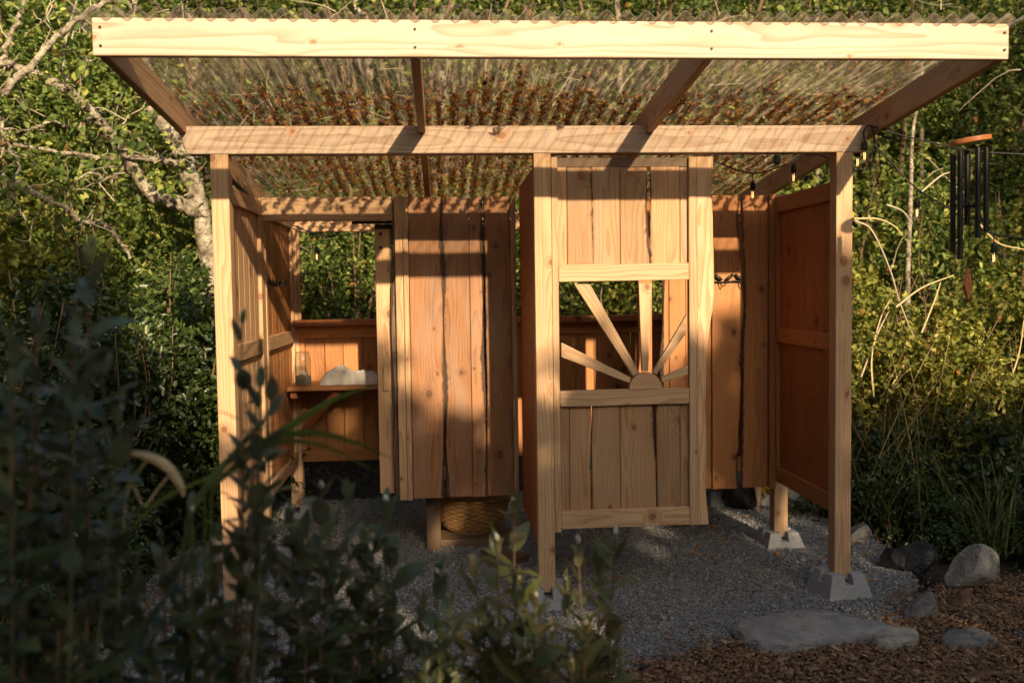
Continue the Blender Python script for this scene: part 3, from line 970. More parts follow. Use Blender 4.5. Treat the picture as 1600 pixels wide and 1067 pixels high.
for q in RAYS:
    P = [at(px, py, DY - 0.012) for px, py in q]
    V = [(p[0], DY - 0.014, p[2]) for p in P] + [(p[0], DY + 0.014, p[2]) for p in P]
    me = bpy.data.meshes.new("sun_ray")
    me.from_pydata(V, [], [(0, 1, 2, 3), (7, 6, 5, 4), (0, 4, 5, 1), (1, 5, 6, 2), (2, 6, 7, 3), (3, 7, 4, 0)])
    bmx = bmesh.new(); bmx.from_mesh(me); bmesh.ops.recalc_face_normals(bmx, faces=bmx.faces)
    bmesh.ops.bevel(bmx, geom=list(bmx.edges), offset=0.003, segments=1, affect='EDGES', profile=.5)
    bmx.to_mesh(me); bmx.free()
    ax = (Vector(P[0]) + Vector(P[1]) - Vector(P[2]) - Vector(P[3])).normalized(); wd = ax.cross(Vector((0, 1, 0)))
    c0 = (Vector(P[2]) + Vector(P[3])) / 2
    set_vec(me, "gco", [((v.co - c0).dot(wd), v.co.y - DY, (v.co - c0).dot(ax)) for v in me.vertices])
    link("sun_ray", me, FIR, dr)

# bench shelf fixed to the rear corner
bench = board("bench_shelf", (0.066, 1.90, 1.030), (0.86, 1.90, 1.030), UY, 0.30, 0.032, CEDAR, S)
board("bench_shelf", (0.066, 2.13, 1.030), (0.86, 2.13, 1.030), UY, 0.14, 0.032, CEDAR, S)
board("bracket", (0.10, 1.80, 0.985), (0.10, 2.19, 0.985), UZ, 0.055, 0.045, REDCED, bench)
board("brace", (0.40, 1.83, 1.0), (0.10, 2.15, 0.66), UX, 0.04, 0.035, REDCED, bench)
vpost(1.03, 1.16, 0.02, 0.44, 0.09, 0.07, DARKW, "short_leg")


# ------------------------------------------------------------------ concrete piers
def pier(X, Y, ztop, label, rz=0.0):
    """Deck block: tapered body with a cross slot in its top."""
    t = 0.098; bse = 0.145
    g = 0.022
    zb = -0.06; zs = ztop - 0.055
    V = []; F = []

    def q(z):
        f = (z - zb) / (ztop - zb)
        return bse + (t - bse) * f
    # body
    for z in (zb, zs):
        r = q(z)
        V += [(-r, -r, z), (r, -r, z), (r, r, z), (-r, r, z)]
    F += [(0, 1, 5, 4), (1, 2, 6, 5), (2, 3, 7, 6), (3, 0, 4, 7), (4, 5, 6, 7)]
    for sx in (-1, 1):
        for sy in (-1, 1):
            b0 = len(V)
            for z in (zs, ztop):
                r = q(z) - (0.001 if z == zs else 0.004)
                V += [(sx * g, sy * g, z), (sx * r, sy * g, z), (sx * r, sy * r, z), (sx * g, sy * r, z)]
            F += [tuple(b0 + i for i in f) for f in ((0, 1, 5, 4), (1, 2, 6, 5), (2, 3, 7, 6), (3, 0, 4, 7), (4, 5, 6, 7))]
    me = bpy.data.meshes.new("concrete_pier")
    c, s_ = math.cos(rz), math.sin(rz)
    me.from_pydata([(x_ * c - y_ * s_, x_ * s_ + y_ * c, z_) for x_, y_, z_ in V], [], F)
    bmx = bmesh.new(); bmx.from_mesh(me); bmesh.ops.recalc_face_normals(bmx, faces=bmx.faces)
    bmesh.ops.bevel(bmx, geom=[e for e in bmx.edges if e.calc_length() > .03], offset=0.005, segments=2, affect='EDGES', profile=.6)
    bmx.to_mesh(me); bmx.free()
    o = link("concrete_pier", me, CONC)
    o.location = (X, Y, 0)
    tag(o, label, "concrete block", "concrete piers under the posts")
    return o


pier(0.045, 0.045, 0.125, "grey concrete pier block under the left front post")
pier(1.687, 0.045, 0.128, "grey concrete pier block under the middle post beside the sunburst door")
pier(3.300, 0.045, 0.145, "grey concrete pier block under the right front post", 0.12)
pier(3.325, 1.045, 0.115, "grey concrete pier block under the rear post of the right wall", 0.05)
pier(0.045, 1.045, 0.100, "grey concrete pier block under the middle of the left wall")
pier(0.045, 2.245, 0.120, "grey concrete pier block under the left rear corner post")
pier(3.300, 2.245, 0.120, "grey concrete pier block under the right rear corner post")


# ------------------------------------------------------------------ stones
def rock(name, c, size, mat, label, seed, flat=0.0, rz=0.0, cat="stone", cuts=12):
    r = random.Random(seed)
    bm = bmesh.new()
    bmesh.ops.create_icosphere(bm, subdivisions=4, radius=1.0)
    planes = []
    for k in range(cuts):
        d = Vector((r.gauss(0, 1), r.gauss(0, 1), r.gauss(0, .8))).normalized()
        planes.append((d, r.uniform(.42, .78)))
    if flat: planes.append((Vector((r.uniform(-.06, .06), r.uniform(-.06, .06), 1)).normalized(), flat))
    for v in bm.verts:
        for d, h in planes:
            k = v.co.dot(d)
            if k > h: v.co -= d * (k - h) * 0.97
        n_ = math.sin(v.co.x * 5 + seed) * math.sin(v.co.y * 6.3 + seed * 2) * math.sin(v.co.z * 5.7)
        n2 = math.sin(v.co.x * 13 + seed) * math.sin(v.co.y * 15) * math.sin(v.co.z * 14 + seed)
        v.co *= 1 + 0.05 * n_ + 0.02 * n2
        v.co.x *= size[0]; v.co.y *= size[1]; v.co.z *= size[2]
    bmesh.ops.rotate(bm, verts=bm.verts, cent=(0, 0, 0), matrix=Matrix.Rotation(rz, 3, 'Z'))
    me = bpy.data.meshes.new(name); bm.to_mesh(me); bm.free()
    o = link(name, me, mat, None, True)
    o.location = c
    tag(o, label, cat)
    return o


def flagstone(name, outline_px, zt, th, mat, label, seed):
    r = random.Random(seed)
    P = [atz(px, py, zt) for px, py in outline_px]
    P = spline(P + [P[0]], 5)[:-1]
    P = [p + np.array([r.gauss(0, .006), r.gauss(0, .006), 0]) for p in P]
    c = sum(P) / len(P)
    n = len(P)
    V = [tuple(c + np.array([0, 0, .006]))]
    rings = [(.35, .008), (.7, .004), (.94, 0), (1.0, -.012), (1.03, -th * .6), (.98, -th)]
    for s_, dz in rings:
        for p in P:
            q = c + (p - c) * s_
            V.append((q[0], q[1], zt + dz + (r.gauss(0, .004) if s_ > .95 else 0) + 0.005 * math.sin(q[0] * 9) * math.sin(q[1] * 11)))
    F = [(0, 1 + i, 1 + (i + 1) % n) for i in range(n)]
    F4 = []
    for k in range(len(rings) - 1):
        for i in range(n):
            a = 1 + k * n + i; b_ = 1 + k * n + (i + 1) % n
            F4.append((a, a + n, b_ + n, b_))
    me = bpy.data.meshes.new(name)
    me.from_pydata(V, [], F + F4)
    bmx = bmesh.new(); bmx.from_mesh(me); bmesh.ops.recalc_face_normals(bmx, faces=bmx.faces); bmx.to_mesh(me); bmx.free()
    me.polygons.foreach_set("use_smooth", [len(p_.vertices) == 3 or k_ < len(F) + 2 * n for k_, p_ in enumerate(me.polygons)])
    o = link(name, me, mat)
    return tag(o, label, "stone")


flagstone("flagstone", [(1143, 972), (1170, 962), (1230, 954), (1290, 953), (1330, 962), (1375, 968), (1402, 982), (1340, 990), (1270, 1000), (1212, 1006), (1180, 998)], 0.080, 0.075, SLATE, "large flat grey flagstone between gravel and mulch", 1)
flagstone("flagstone", [(1467, 992), (1485, 980), (1520, 978), (1550, 986), (1552, 998), (1520, 1005), (1480, 1006)], 0.065, 0.05, STONE, "small dark oval stepping stone set in the mulch", 2)
flagstone("flagstone", [(1355, 988), (1375, 980), (1410, 977), (1435, 986), (1430, 998), (1400, 1004), (1370, 1002)], 0.065, 0.05, STONEW, "small pale stepping stone touching the large flagstone", 3)


def on_ground(px, py):
    return atz(px, py, 0.02)


g1 = on_ground(1540, 925)
rock("boulder", (g1[0], g1[1] + .12, 0.10), (0.21, 0.17, 0.15), STONEW, "pale rounded granite boulder at the mulch edge", 4, cuts=8, rz=.4)
g2 = on_ground(1455, 905)
rock("boulder", (g2[0] + .05, g2[1] + .26, 0.06), (0.25, 0.17, 0.17), STONED, "big dark angular boulder leaning behind the pale granite one", 15, rz=.3, cuts=22)
g3 = on_ground(1452, 972)
rock("boulder", (g3[0], g3[1] + .06, 0.055), (0.135, 0.09, 0.105), STONE, "grey peaked stone in front of the dark boulder", 6, rz=.1)
g4 = on_ground(1510, 950)
rock("boulder", (g4[0], g4[1] + .03, 0.05), (0.065, 0.06, 0.085), STONER, "small rust brown stone beside the pale granite boulder", 27)
g5 = on_ground(1598, 1000)
rock("boulder", (g5[0] + .03, g5[1], 0.03), (0.06, 0.05, 0.045), STONE, "small grey stone at the far end of the stepping stones", 8)
g6 = on_ground(1350, 850)
rock("boulder", (g6[0], g6[1] + .1, 0.05), (0.15, 0.12, 0.09), STONE, "mossy flat stone behind the right front post", 9)
g7 = on_ground(1262, 806)
rock("boulder", (g7[0], g7[1] + .15, 0.12), (0.24, 0.2, 0.17), STONEW, "tan boulder beyond the right plank wall", 12)
g8 = on_ground(1015, 828)
rock("boulder", (g8[0] - .05, g8[1] + .1, 0.03), (0.2, 0.14, 0.055), STONE, "low flat stone on the gravel behind the sunburst door", 13)
g9 = on_ground(1395, 900)
rock("boulder", (g9[0] + .1, g9[1] + .15, 0.05), (0.12, 0.1, 0.11), STONED, "narrow dark stone between the right post and the big boulder", 14)

# ------------------------------------------------------------------ things in and under the shelter
jar = empty("glass_jar", (0.165, 1.83, 1.047))
tag(jar, "clear glass jar with pebbles and shells on the bench", "jar")
jc = (0.165, 1.83, 1.047)
lathe("jar_body", [(0.001, .002), (.050, .002), (.056, .012), (.058, .175), (.055, .20), (.046, .218), (.046, .238), (.040, .240), (.001, .241)], jc, JARG, jar, 28)
lathe("pebble_fill", [(.001, .006), (.050, .006), (.0535, .014), (.0535, .066), (.03, .074), (.001, .070)], jc, SAND, jar, 20)
for k, (dx, dy, dz) in enumerate(((-.012, -.02, .09), (.018, -.01, .082), (.0, .02, .085))):
    bm = bmesh.new(); bmesh.ops.create_icosphere(bm, subdivisions=2, radius=0.014)
    for v in bm.verts: v.co.z *= 1.3; v.co.x *= .75; v.co += Vector((jc[0] + dx, jc[1] + dy, jc[2] + dz))
    me = bpy.data.meshes.new("shell"); bm.to_mesh(me); bm.free(); link("shell", me, CLOTH, jar, True)

# folded towel bundle
bm = bmesh.new()
bmesh.ops.create_grid(bm, x_segments=70, y_segments=40, size=1.0)
for v in bm.verts:
    u, w = v.co.x, v.co.y
    hgt = max(0.0, 1 - (abs(u) ** 3.0)) ** .5 * max(0.0, 1 - abs(w) ** 2.6) ** .5
    rg = lambda q: 1 - abs(math.sin(q))
    f = 0.022 * rg(u * 2.1 + w * 1.3 + .4) ** 2 + 0.016 * rg(u * 3.7 - w * 2.2 + 1.1) ** 3 - 0.014 * rg(u * 1.6 + w * 3.1 + 2.0) ** 4 + 0.007 * rg(u * 7.5 + w * 2.0) ** 2
    lump = 0.10 + 0.016 * math.sin(u * 3.0 - 2.6) - 0.022 * max(0.0, 1 - abs(u - .12) / .1)
    v.co = Vector((0.49 + u * 0.21, 1.87 + w * 0.085 + 0.01 * math.sin(u * 11), 1.049 + hgt * (lump + f)))
me = bpy.data.meshes.new("towel"); bm.to_mesh(me); bm.free()
tag(link("towel", me, CLOTH, None, True), "crumpled white cotton towel lying on the bench", "towel")


def hook_row(name, label, y0, y1, X, z):
    root = empty(name, (X, y0, z))
    tag(root, label, "coat hooks")
    tubes("back_bar", [([(X + .004, y0, z), (X + .004, y1, z)], 0.006)], IRON, root, 6)
    n = 4
    for k in range(n):
        yy = y0 + (y1 - y0) * (k + .5) / n
        tubes("hook", [(spline([(X + .004, yy, z + .02), (X + .008, yy, z - .015), (X + .028, yy, z - .028), (X + .045, yy, z - .01), (X + .043, yy, z + .018)], 4), 0.0045)], IRON, root, 6)


hook_row("coat_hooks", "small black iron coat hooks on the left plank wall", 1.22, 1.72, 0.046, 1.775)

br = empty("bird_hook_rail", (2.95, 0.99, 1.735))
tag(br, "black iron hook rail with perched birds on the plank wall", "coat hooks")
tubes("branch", [(spline([(2.72, .985, 1.735), (2.80, .983, 1.739), (2.92, .985, 1.732), (3.03, .982, 1.737), (3.075, .985, 1.728)], 5), 0.0045)], IRON, br, 6)
for X in (2.80, 2.915, 3.045):
    tubes("hook", [(spline([(X, .985, 1.733), (X + .008, .972, 1.710), (X + .02, .955, 1.706), (X + .03, .95, 1.722)], 4), 0.0035)], IRON, br, 5)
for X, s_, up_ in ((2.745, 1, 0), (2.858, .9, .35), (2.912, -1, .0), (2.975, 1, .1), (3.045, -1, .15)):
    bm = bmesh.new()
    bmesh.ops.create_uvsphere(bm, u_segments=12, v_segments=8, radius=1.0)
    for v in bm.verts:
        t = v.co.x
        w = (1 - .35 * t * t)
        if t < -0.3: w *= 1 - .75 * (-t - .3)
        v.co = Vector((t * .027 * s_, v.co.y * .010 * w, v.co.z * .014 * w + .010 * t + up_ * .012 * t))
    b2 = bmesh.ops.create_uvsphere(bm, u_segments=10, v_segments=6, radius=.0085)
    for v in b2['verts']: v.co += Vector((.022 * s_, 0, .019))
    b3 = bmesh.ops.create_cone(bm, cap_ends=True, segments=6, radius1=.003, radius2=.0005, depth=.012, matrix=Matrix.Translation((.033 * s_, 0, .019)) @ Matrix.Rotation(math.pi / 2 * s_, 4, 'Y'))
    for v in bm.verts: v.co += Vector((X, .984, 1.757))
    me = bpy.data.meshes.new("bird"); bm.to_mesh(me); bm.free()
    link("bird", me, IRON, br, True)

# woven basket under the wall
bk = empty("woven_basket", (1.33, 1.50, 0.06))
tag(bk, "round woven straw basket under the live edge plank wall", "basket")
R0 = 0.285
V = []; F = []
NU, NV = 96, 34
for j in range(NV + 1):
    f = j / NV
    z = 0.07 + 0.27 * f
    rad = R0 * (0.50 + 0.50 * math.sqrt(f) if f < .85 else 1.0)
    for i in range(NU):
        a = 2 * math.pi * i / NU
        wv = 0.006 * (1 if (i // 3 + j // 2) % 2 else -1)
        V.append((1.33 + (rad + wv) * math.cos(a), 1.50 + (rad + wv) * math.sin(a), z))
for j in range(NV):
    for i in range(NU):
        i2 = (i + 1) % NU
        F.append((j * NU + i, j * NU + i2, (j + 1) * NU + i2, (j + 1) * NU + i))
link("weave", mesh_np("weave", V, F), WEAVE, bk)
tubes("foot_ring", [([(1.33 + R0 * .52 * math.cos(a), 1.50 + R0 * .52 * math.sin(a), 0.072) for a in np.linspace(0, 2 * math.pi, 40)], 0.012)], STRAW, bk, 6)
bb = board("ground_plank", (1.06, 1.36, 0.045), (1.62, 1.33, 0.045), UY, 0.26, 0.045, DARKW, None)
tag(bb, "weathered plank lying on gravel under the basket", "plank")
bb2 = board("ground_plank", (1.42, 1.02, 0.045), (1.62, 0.80, 0.045), UY, 0.14, 0.045, DARKW, None)
tag(bb2, "short pale plank offcut on gravel beside the partition", "plank")

# things stored beyond the right wall
p = on_ground(1163, 800)
bm = bmesh.new(); bmesh.ops.create_icosphere(bm, subdivisions=4, radius=1.0)
for v in bm.verts:
    c_ = v.co.copy()
    v.co *= 1 + .08 * math.sin(c_.x * 6 + 1) * math.sin(c_.z * 7) + .05 * math.sin(c_.y * 13 + c_.z * 9)
    v.co = Vector((v.co.x * .13 + .05 * (0.2 - v.co.z), v.co.y * .14, v.co.z * .19))
    v.co += Vector((p[0], p[1] + .15, 0.17))
me = bpy.data.meshes.new("black_sack"); bm.to_mesh(me); bm.free()
tag(link("black_sack", me, SACK, None, True), "crumpled black sack on the ground behind the plank wall", "sack")
p = on_ground(1185, 801)
me = bpy.data.meshes.new("wooden_stake")
w_ = 0.045
me.from_pydata([(p[0], p[1], 0.02), (p[0] - w_, p[1] - .012, .33), (p[0] + w_ * .75, p[1] - .012, .33), (p[0] + w_ * .75, p[1] + .012, .33), (p[0] - w_, p[1] + .012, .33), (p[0] - w_, p[1] - .012, .62), (p[0] + w_ * .75, p[1] - .012, .62), (p[0] + w_ * .75, p[1] + .012, .62), (p[0] - w_, p[1] + .012, .62)], [], [(0, 2, 1), (0, 3, 2), (0, 4, 3), (0, 1, 4), (1, 2, 6, 5), (2, 3, 7, 6), (3, 4, 8, 7), (4, 1, 5, 8), (5, 6, 7, 8)])
set_vec(me, "gco", [(v.co.x - p[0], v.co.y - p[1], v.co.z) for v in me.vertices])
tag(link("wooden_stake", me, FIR), "pointed pale wooden stake beside the black sack", "stake")
p = on_ground(1201, 795)
bkt = empty("plastic_bucket", (p[0] + .05, p[1] + .15, 0.02))
tag(bkt, "yellow and white plastic bucket behind the wooden stake", "bucket")
pc = (p[0] + .05, p[1] + .15, 0.02)
lathe("bucket_base", [(.001, 0), (.10, 0), (.108, .02), (.112, .11)], pc, WHITEP, bkt, 24)
lathe("bucket_wall", [(.1125, .111), (.122, .30), (.128, .30), (.128, .315), (.118, .315), (.110, .14)], pc, YELLOW, bkt, 24)
pa = on_ground(1108, 786); pb = on_ground(1158, 797)
kh = []
for t in np.linspace(0, 1, 14):
    q_ = np.array(pa) * (1 - t) + np.array(pb) * t
    kh.append((q_[0] - .35 * (1 - t) ** 2, q_[1] + .25, 0.16 + .02 * math.sin(t * 3)))
hull = tubes("boat_hull", [(kh, [0.02 + .11 * math.sin(math.pi * min(1, .12 + .8 * k / 13)) for k in range(14)])], GREYP, None, 14)
tag(hull, "grey rounded hull end lying behind the right plank wall", "boat")


# ------------------------------------------------------------------ string lights
def bulb(parent, top, drop=0.055):
    x_, y_, z_ = top
    tubes("bulb_lead", [([(x_, y_, z_), (x_, y_, z_ - drop)], 0.003)], RUBBER, parent, 6)
    so = lathe("socket", [(.001, 0), (.010, 0), (.0145, -.012), (.0155, -.045), (.012, -.05), (.001, -.05)], (x_, y_, z_ - drop), RUBBER, parent, 14)
    bl = lathe("bulb", [(.011, -.048), (.013, -.058), (.0215, -.080), (.0225, -.092), (.018, -.108), (.008, -.117), (.0005, -.118)], (x_, y_, z_ - drop), BULBG, parent, 18)
    tubes("filament", [([(x_ - .004, y_, z_ - drop - .06), (x_ - .003, y_, z_ - drop - .095), (x_ + .003, y_, z_ - drop - .095), (x_ + .004, y_, z_ - drop - .06)], 0.0016)], FIL, bl, 5)


sl = empty("string_lights", (3.42, 0.0, 2.5))
tag(sl, "black festoon string lights looped round the front beam end", "string lights")
inner = [at(1095, 240, .45), at(1130, 258, .45), at(1176, 271, .45), at(1215, 262, .45), at(1262, 243, .42), at(1292, 246, .30), at(1320, 262, .2), at(1345, 262, .12)]
tubes("cable", [(spline(inner, 6), 0.0042)], RUBBER, sl, 6)
loop = [at(1345, 262, .12), at(1362, 240, 0.0), at(1366, 212, -.03), at(1358, 196, -.02), at(1350, 206, -.035), at(1351, 226, -.03)]
tubes("cable", [(spline(loop, 6), 0.0042)], RUBBER, sl, 6)
run1 = [at(1358, 196, -.02), at(1410, 212, -.1), at(1478, 228, -.2), at(1540, 238, -.3), at(1640, 243, -.4)]
run2 = [at(1366, 226, -.02), at(1395, 256, -.1), at(1430, 293, -.15), at(1483, 326, -.2), at(1546, 364, -.25), at(1640, 377, -.3)]
tubes("cable", [(spline(run1, 6), 0.0042)], RUBBER, sl, 6)
tubes("cable", [(spline(run2, 6), 0.0042)], RUBBER, sl, 6)
for px, py, Y in ((1176, 271, .45), (1240, 249, .44), (1351, 212, -.03), (1340, 222, .05), (1553, 366, -.25), (1433, 296, -.15)):
    bulb(sl, at(px, py, Y), 0.03 if py < 260 else 0.045)
pl = at(1213, 248, .40)
board("plug", (pl[0], pl[1], pl[2] - .03), (pl[0] + .012, pl[1], pl[2] + .03), UX, .035, .03, RUBBER, sl)
sl2 = empty("string_lights", (0.45, 2.18, 2.1))
tag(sl2, "black festoon light with one bulb hanging in the rear window", "string lights")
inner = [at(440, 345, 2.15), at(487, 364, 2.15), at(510, 368, 2.15), at(548, 366, 2.15), at(588, 357, 2.15), at(650, 345, 2.15)]
tubes("cable", [(spline(inner, 6), 0.0048)], RUBBER, sl2, 6)
bulb(sl2, at(494, 366, 2.15), 0.09)

# ------------------------------------------------------------------ wind chime
CY = -0.80
wc = empty("wind_chime", tuple(at(1516, 130, CY)))
tag(wc, "black tube wind chime with wooden top and diamond sail", "wind chime")
cc = at(1516, 220, CY)
bm = bmesh.new()
bmesh.ops.create_cone(bm, cap_ends=True, segments=36, radius1=.088, radius2=.088, depth=.022)
bmesh.ops.bevel(bm, geom=[e for e in bm.edges], offset=.004, segments=2, affect='EDGES', profile=.6)
for v in bm.verts: v.co = Matrix.Rotation(-0.14, 3, 'Y') @ v.co + Vector(cc)
me = bpy.data.meshes.new("top_disc"); bm.to_mesh(me); bm.free()
set_vec(me, "gco", [(v.co.x - cc[0], v.co.z - cc[2], v.co.y - cc[1]) for v in me.vertices])
link("top_disc", me, CHIMEW, wc)
hang = Vector(at(1517, 172, CY)); hookp = Vector((hang.x - .005, CY, roof_z(CY) - 0.16))
for a in (0.5, 2.6, 4.7):
    tubes("suspension_cord", [([tuple(hang), (cc[0] + .075 * math.cos(a), cc[1] + .075 * math.sin(a), cc[2] + .012)], 0.001)], RUBBER, wc, 4)
tubes("suspension_cord", [([tuple(hang), tuple(hookp)], 0.0014)], RUBBER, wc, 4)
hb = tubes("hanging_arm", [([(3.461, CY, hookp.z + .06), (hookp.x + .01, CY, hookp.z + .03), tuple(hookp)], 0.004)], IRON, wc, 6)
for px, y0, y1, dy in ((1489, 240, 394, -.02), (1500.5, 237, 406, -.06), (1511, 236, 352, .06), (1528, 231, 372, -.05), (1541, 231, 361, .0)):
    a_ = at(px, y0, CY + dy); b_ = at(px - .5, y1, CY + dy)
    tubes("chime_tube", [([tuple(a_), tuple(b_)], 0.0122), ([tuple(a_ - np.array([0, 0, .0005])), tuple(b_ + np.array([0, 0, .0005]))], 0.0105)], BLACK, wc, 16)
    tubes("tube_cord", [([tuple(a_ - np.array([0, 0, .01])), (a_[0], a_[1], cc[2])], 0.001)], RUBBER, wc, 4)
ck = at(1516, 322, CY)
lathe("clapper", [(.001, .008), (.034, .008), (.036, 0), (.034, -.008), (.001, -.008)], tuple(ck), BLACK, wc, 24)
sl_a = at(1512, 418, CY); sl_b = at(1501, 446, CY); sl_c = at(1512, 471, CY); sl_d = at(1521, 446, CY)
tubes("sail_cord", [([tuple(cc), tuple(ck), tuple(sl_a)], 0.001)], RUBBER, wc, 4)
me = bpy.data.meshes.new("sail")
th = 0.006
q4 = [np.array(p_) for p_ in (sl_a, sl_b, sl_c, sl_d)]
q4[1][1] -= .02; q4[3][1] += .02
me.from_pydata([tuple(p_ + np.array([0.004, -th, 0])) for p_ in q4] + [tuple(p_ + np.array([-.001, th, 0])) for p_ in q4], [], [(0, 1, 2, 3), (7, 6, 5, 4), (0, 4, 5, 1), (1, 5, 6, 2), (2, 6, 7, 3), (3, 7, 4, 0)])
set_vec(me, "gco", [(v.co.x - cc[0], v.co.y - cc[1], v.co.z) for v in me.vertices])
link("sail", me, CHIMEW, wc)


# ------------------------------------------------------------------ vegetation
def norm(a):
    return a / np.maximum(np.linalg.norm(a, axis=-1, keepdims=True), 1e-9)


def leaves_mesh(name, pos, dirs, nrm, length, width, tone, dead):
    n = len(pos)
    d = norm(dirs)
    s = norm(np.cross(nrm, d))
    u = np.cross(d, s)
    T = np.array(LEAF6)
    V = pos[:, None, :] + d[:, None, :] * (T[None, :, 0, None] * length[:, None, None]) + s[:, None, :] * (T[None, :, 1, None] * width[:, None, None]) + u[:, None, :] * (T[None, :, 2, None] * length[:, None, None])
    F = np.array(LEAF6F)[None] + (np.arange(n) * 6)[:, None, None]
    me = mesh_np(name, V.reshape(-1, 3), F.reshape(-1, 4))
    lc = np.zeros((n, 6, 3), np.float32)
    lc[:, :, 0] = tone[:, None]; lc[:, :, 1] = dead[:, None]
    set_vec(me, "lc", lc.reshape(-1, 3))
    return me


tag(link("roof_litter", leaves_mesh("roof_litter", *LITTER), DEBRIS), "rust brown dead leaves and needles lying in the roof valleys", "leaf litter", None, "stuff")


def spray(centers, dirs, per, twig, leaf_len, ratio, seed, up_bias=0.7, sun_bias=0.25):
    """leaves along short twigs; returns arrays"""
    g = np.random.default_rng(seed)
    n = len(centers)
    t = (np.arange(per)[None, :] + g.random((n, per)) * .7) / per
    D = norm(dirs)
    rnd_v = g.normal(size=(n, 3))
    side = norm(np.cross(D, rnd_v))
    alt = np.where(np.arange(per) % 2 == 0, 1.0, -1.0)[None, :, None]
    bend = np.array([0, 0, -0.35])[None, None] * (t[..., None] ** 2) * twig
    P = centers[:, None, :] + D[:, None, :] * (t[..., None] * twig) + bend + g.normal(0, .012, (n, per, 3))
    LD = D[:, None, :] * 0.55 + side[:, None, :] * alt * 0.8 + g.normal(0, .35, (n, per, 3)) + np.array([0, 0, -.12])
    NR = np.array([0, 0, up_bias]) + g.normal(0, .5, (n, per, 3)) + np.array([.1, -1.0, .3]) * sun_bias
    L_ = leaf_len * g.uniform(.55, 1.25, (n, per)) * (1 - .35 * t)
    clump = g.normal(0, .13, (n, 1))
    tone = np.clip(g.beta(2.2, 2.6, (n, per)) + clump, 0, 1)
    return P.reshape(-1, 3), LD.reshape(-1, 3), NR.reshape(-1, 3), L_.ravel(), (L_ * ratio).ravel(), tone.ravel(), g.random(n * per)


def blob_points(g, n, blobs):
    """sample points through a set of (centre, radii) ellipsoids, denser to the rim"""
    w = np.array([b_[1][0] * b_[1][1] * b_[1][2] for b_ in blobs]) ** .7
    idx = g.choice(len(blobs), n, p=w / w.sum())
    C = np.array([b_[0] for b_ in blobs])[idx]; R = np.array([b_[1] for b_ in blobs])[idx]
    d = norm(g.normal(size=(n, 3)))
    r = g.random(n) ** .45
    return C + d * R * r[:, None], d


def bush_mesh(name, seed, w, d, h, nclump, per, twig, leaf, ratio, lobes=9):
    g = np.random.default_rng(seed)
    blobs = []
    for k in range(lobes + 4):
        a = g.uniform(0, 2 * np.pi); rr = g.uniform(0, .62)
        z = g.uniform(.18, .82)
        blobs.append((np.array([w / 2 * rr * np.cos(a), d / 2 * rr * np.sin(a), h * z]), np.array([w * g.uniform(.11, .25), d * g.uniform(.13, .26), h * g.uniform(.08, .20)])))
    P, D = blob_points(g, nclump, blobs)
    P[:, 2] = np.maximum(P[:, 2], .02)
    D = D * .8 + np.array([0, 0, .55]) + g.normal(0, .3, P.shape)
    return leaves_mesh(name, *spray(P, D, per, twig, leaf, ratio, seed + 1))


def stems_mesh(name, seed, w, d, h, n, r0):
    r = random.Random(seed)
    paths = []
    for k in range(n):
        a = r.uniform(0, 6.28); q = r.uniform(.1, .42)
        x1, y1 = math.cos(a) * w * q, math.sin(a) * d * q
        P = spline([(x1 * .1, y1 * .1, -.05), (x1 * .35 + r.gauss(0, .05), y1 * .35, h * .35), (x1 * .8, y1 * .8 + r.gauss(0, .05), h * .65), (x1 * 1.15, y1 * 1.1, h * r.uniform(.8, .98))], 4)
        m_ = len(P)
        paths.append((P, [r0 * (1 - .85 * i / (m_ - 1)) for i in range(m_)]))
    V, F = tube_data(paths, 5)
    return mesh_np(name, V, F)


BUSH = {}
def bush_kind(key, seed, w, d, h, nclump, per, twig, leaf, ratio, mat, lobes=9, nst=7, r0=.018):
    me = bush_mesh("foliage_" + key, seed, w, d, h, nclump, per, twig, leaf, ratio, lobes)
    me.materials.append(mat)
    st = stems_mesh("stems_" + key, seed, w, d, h, nst, r0)
    st.materials.append(STEMB)
    BUSH[key] = (me, st)


bush_kind("thicket_a", 101, 2.2, 1.4, 2.6, 640, 14, .34, .062, .50, LEAF_SUN, 11)
bush_kind("thicket_b", 202, 2.0, 1.4, 2.3, 460, 12, .30, .092, .66, LEAF_YEL, 10)
bush_kind("bramble", 303, 2.0, 1.2, 1.7, 560, 12, .26, .060, .66, LEAF_YEL, 9)
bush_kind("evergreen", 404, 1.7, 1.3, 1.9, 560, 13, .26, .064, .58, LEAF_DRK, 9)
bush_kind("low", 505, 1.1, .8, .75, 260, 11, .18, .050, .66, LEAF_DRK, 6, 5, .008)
bush_kind("crown", 606, 4.6, 3.2, 4.4, 1700, 14, .48, .085, .60, LEAF_SUN, 22, 9, .05)


def put_bush(key, X, Y, z, sc, rz, name, label, cat, group):
    root = empty(name, (X, Y, z))
    root.scale = (sc, sc, sc); root.rotation_euler = (0, 0, rz)
    tag(root, label, cat, group)
    fo = bpy.data.objects.new("foliage", BUSH[key][0]); col.objects.link(fo); fo.parent = root
    fo["kind"] = "stuff"
    st = bpy.data.objects.new("stems", BUSH[key][1]); col.objects.link(st); st.parent = root
    return root


def hz(X, Y):
    return hill(X, Y) - 0.05


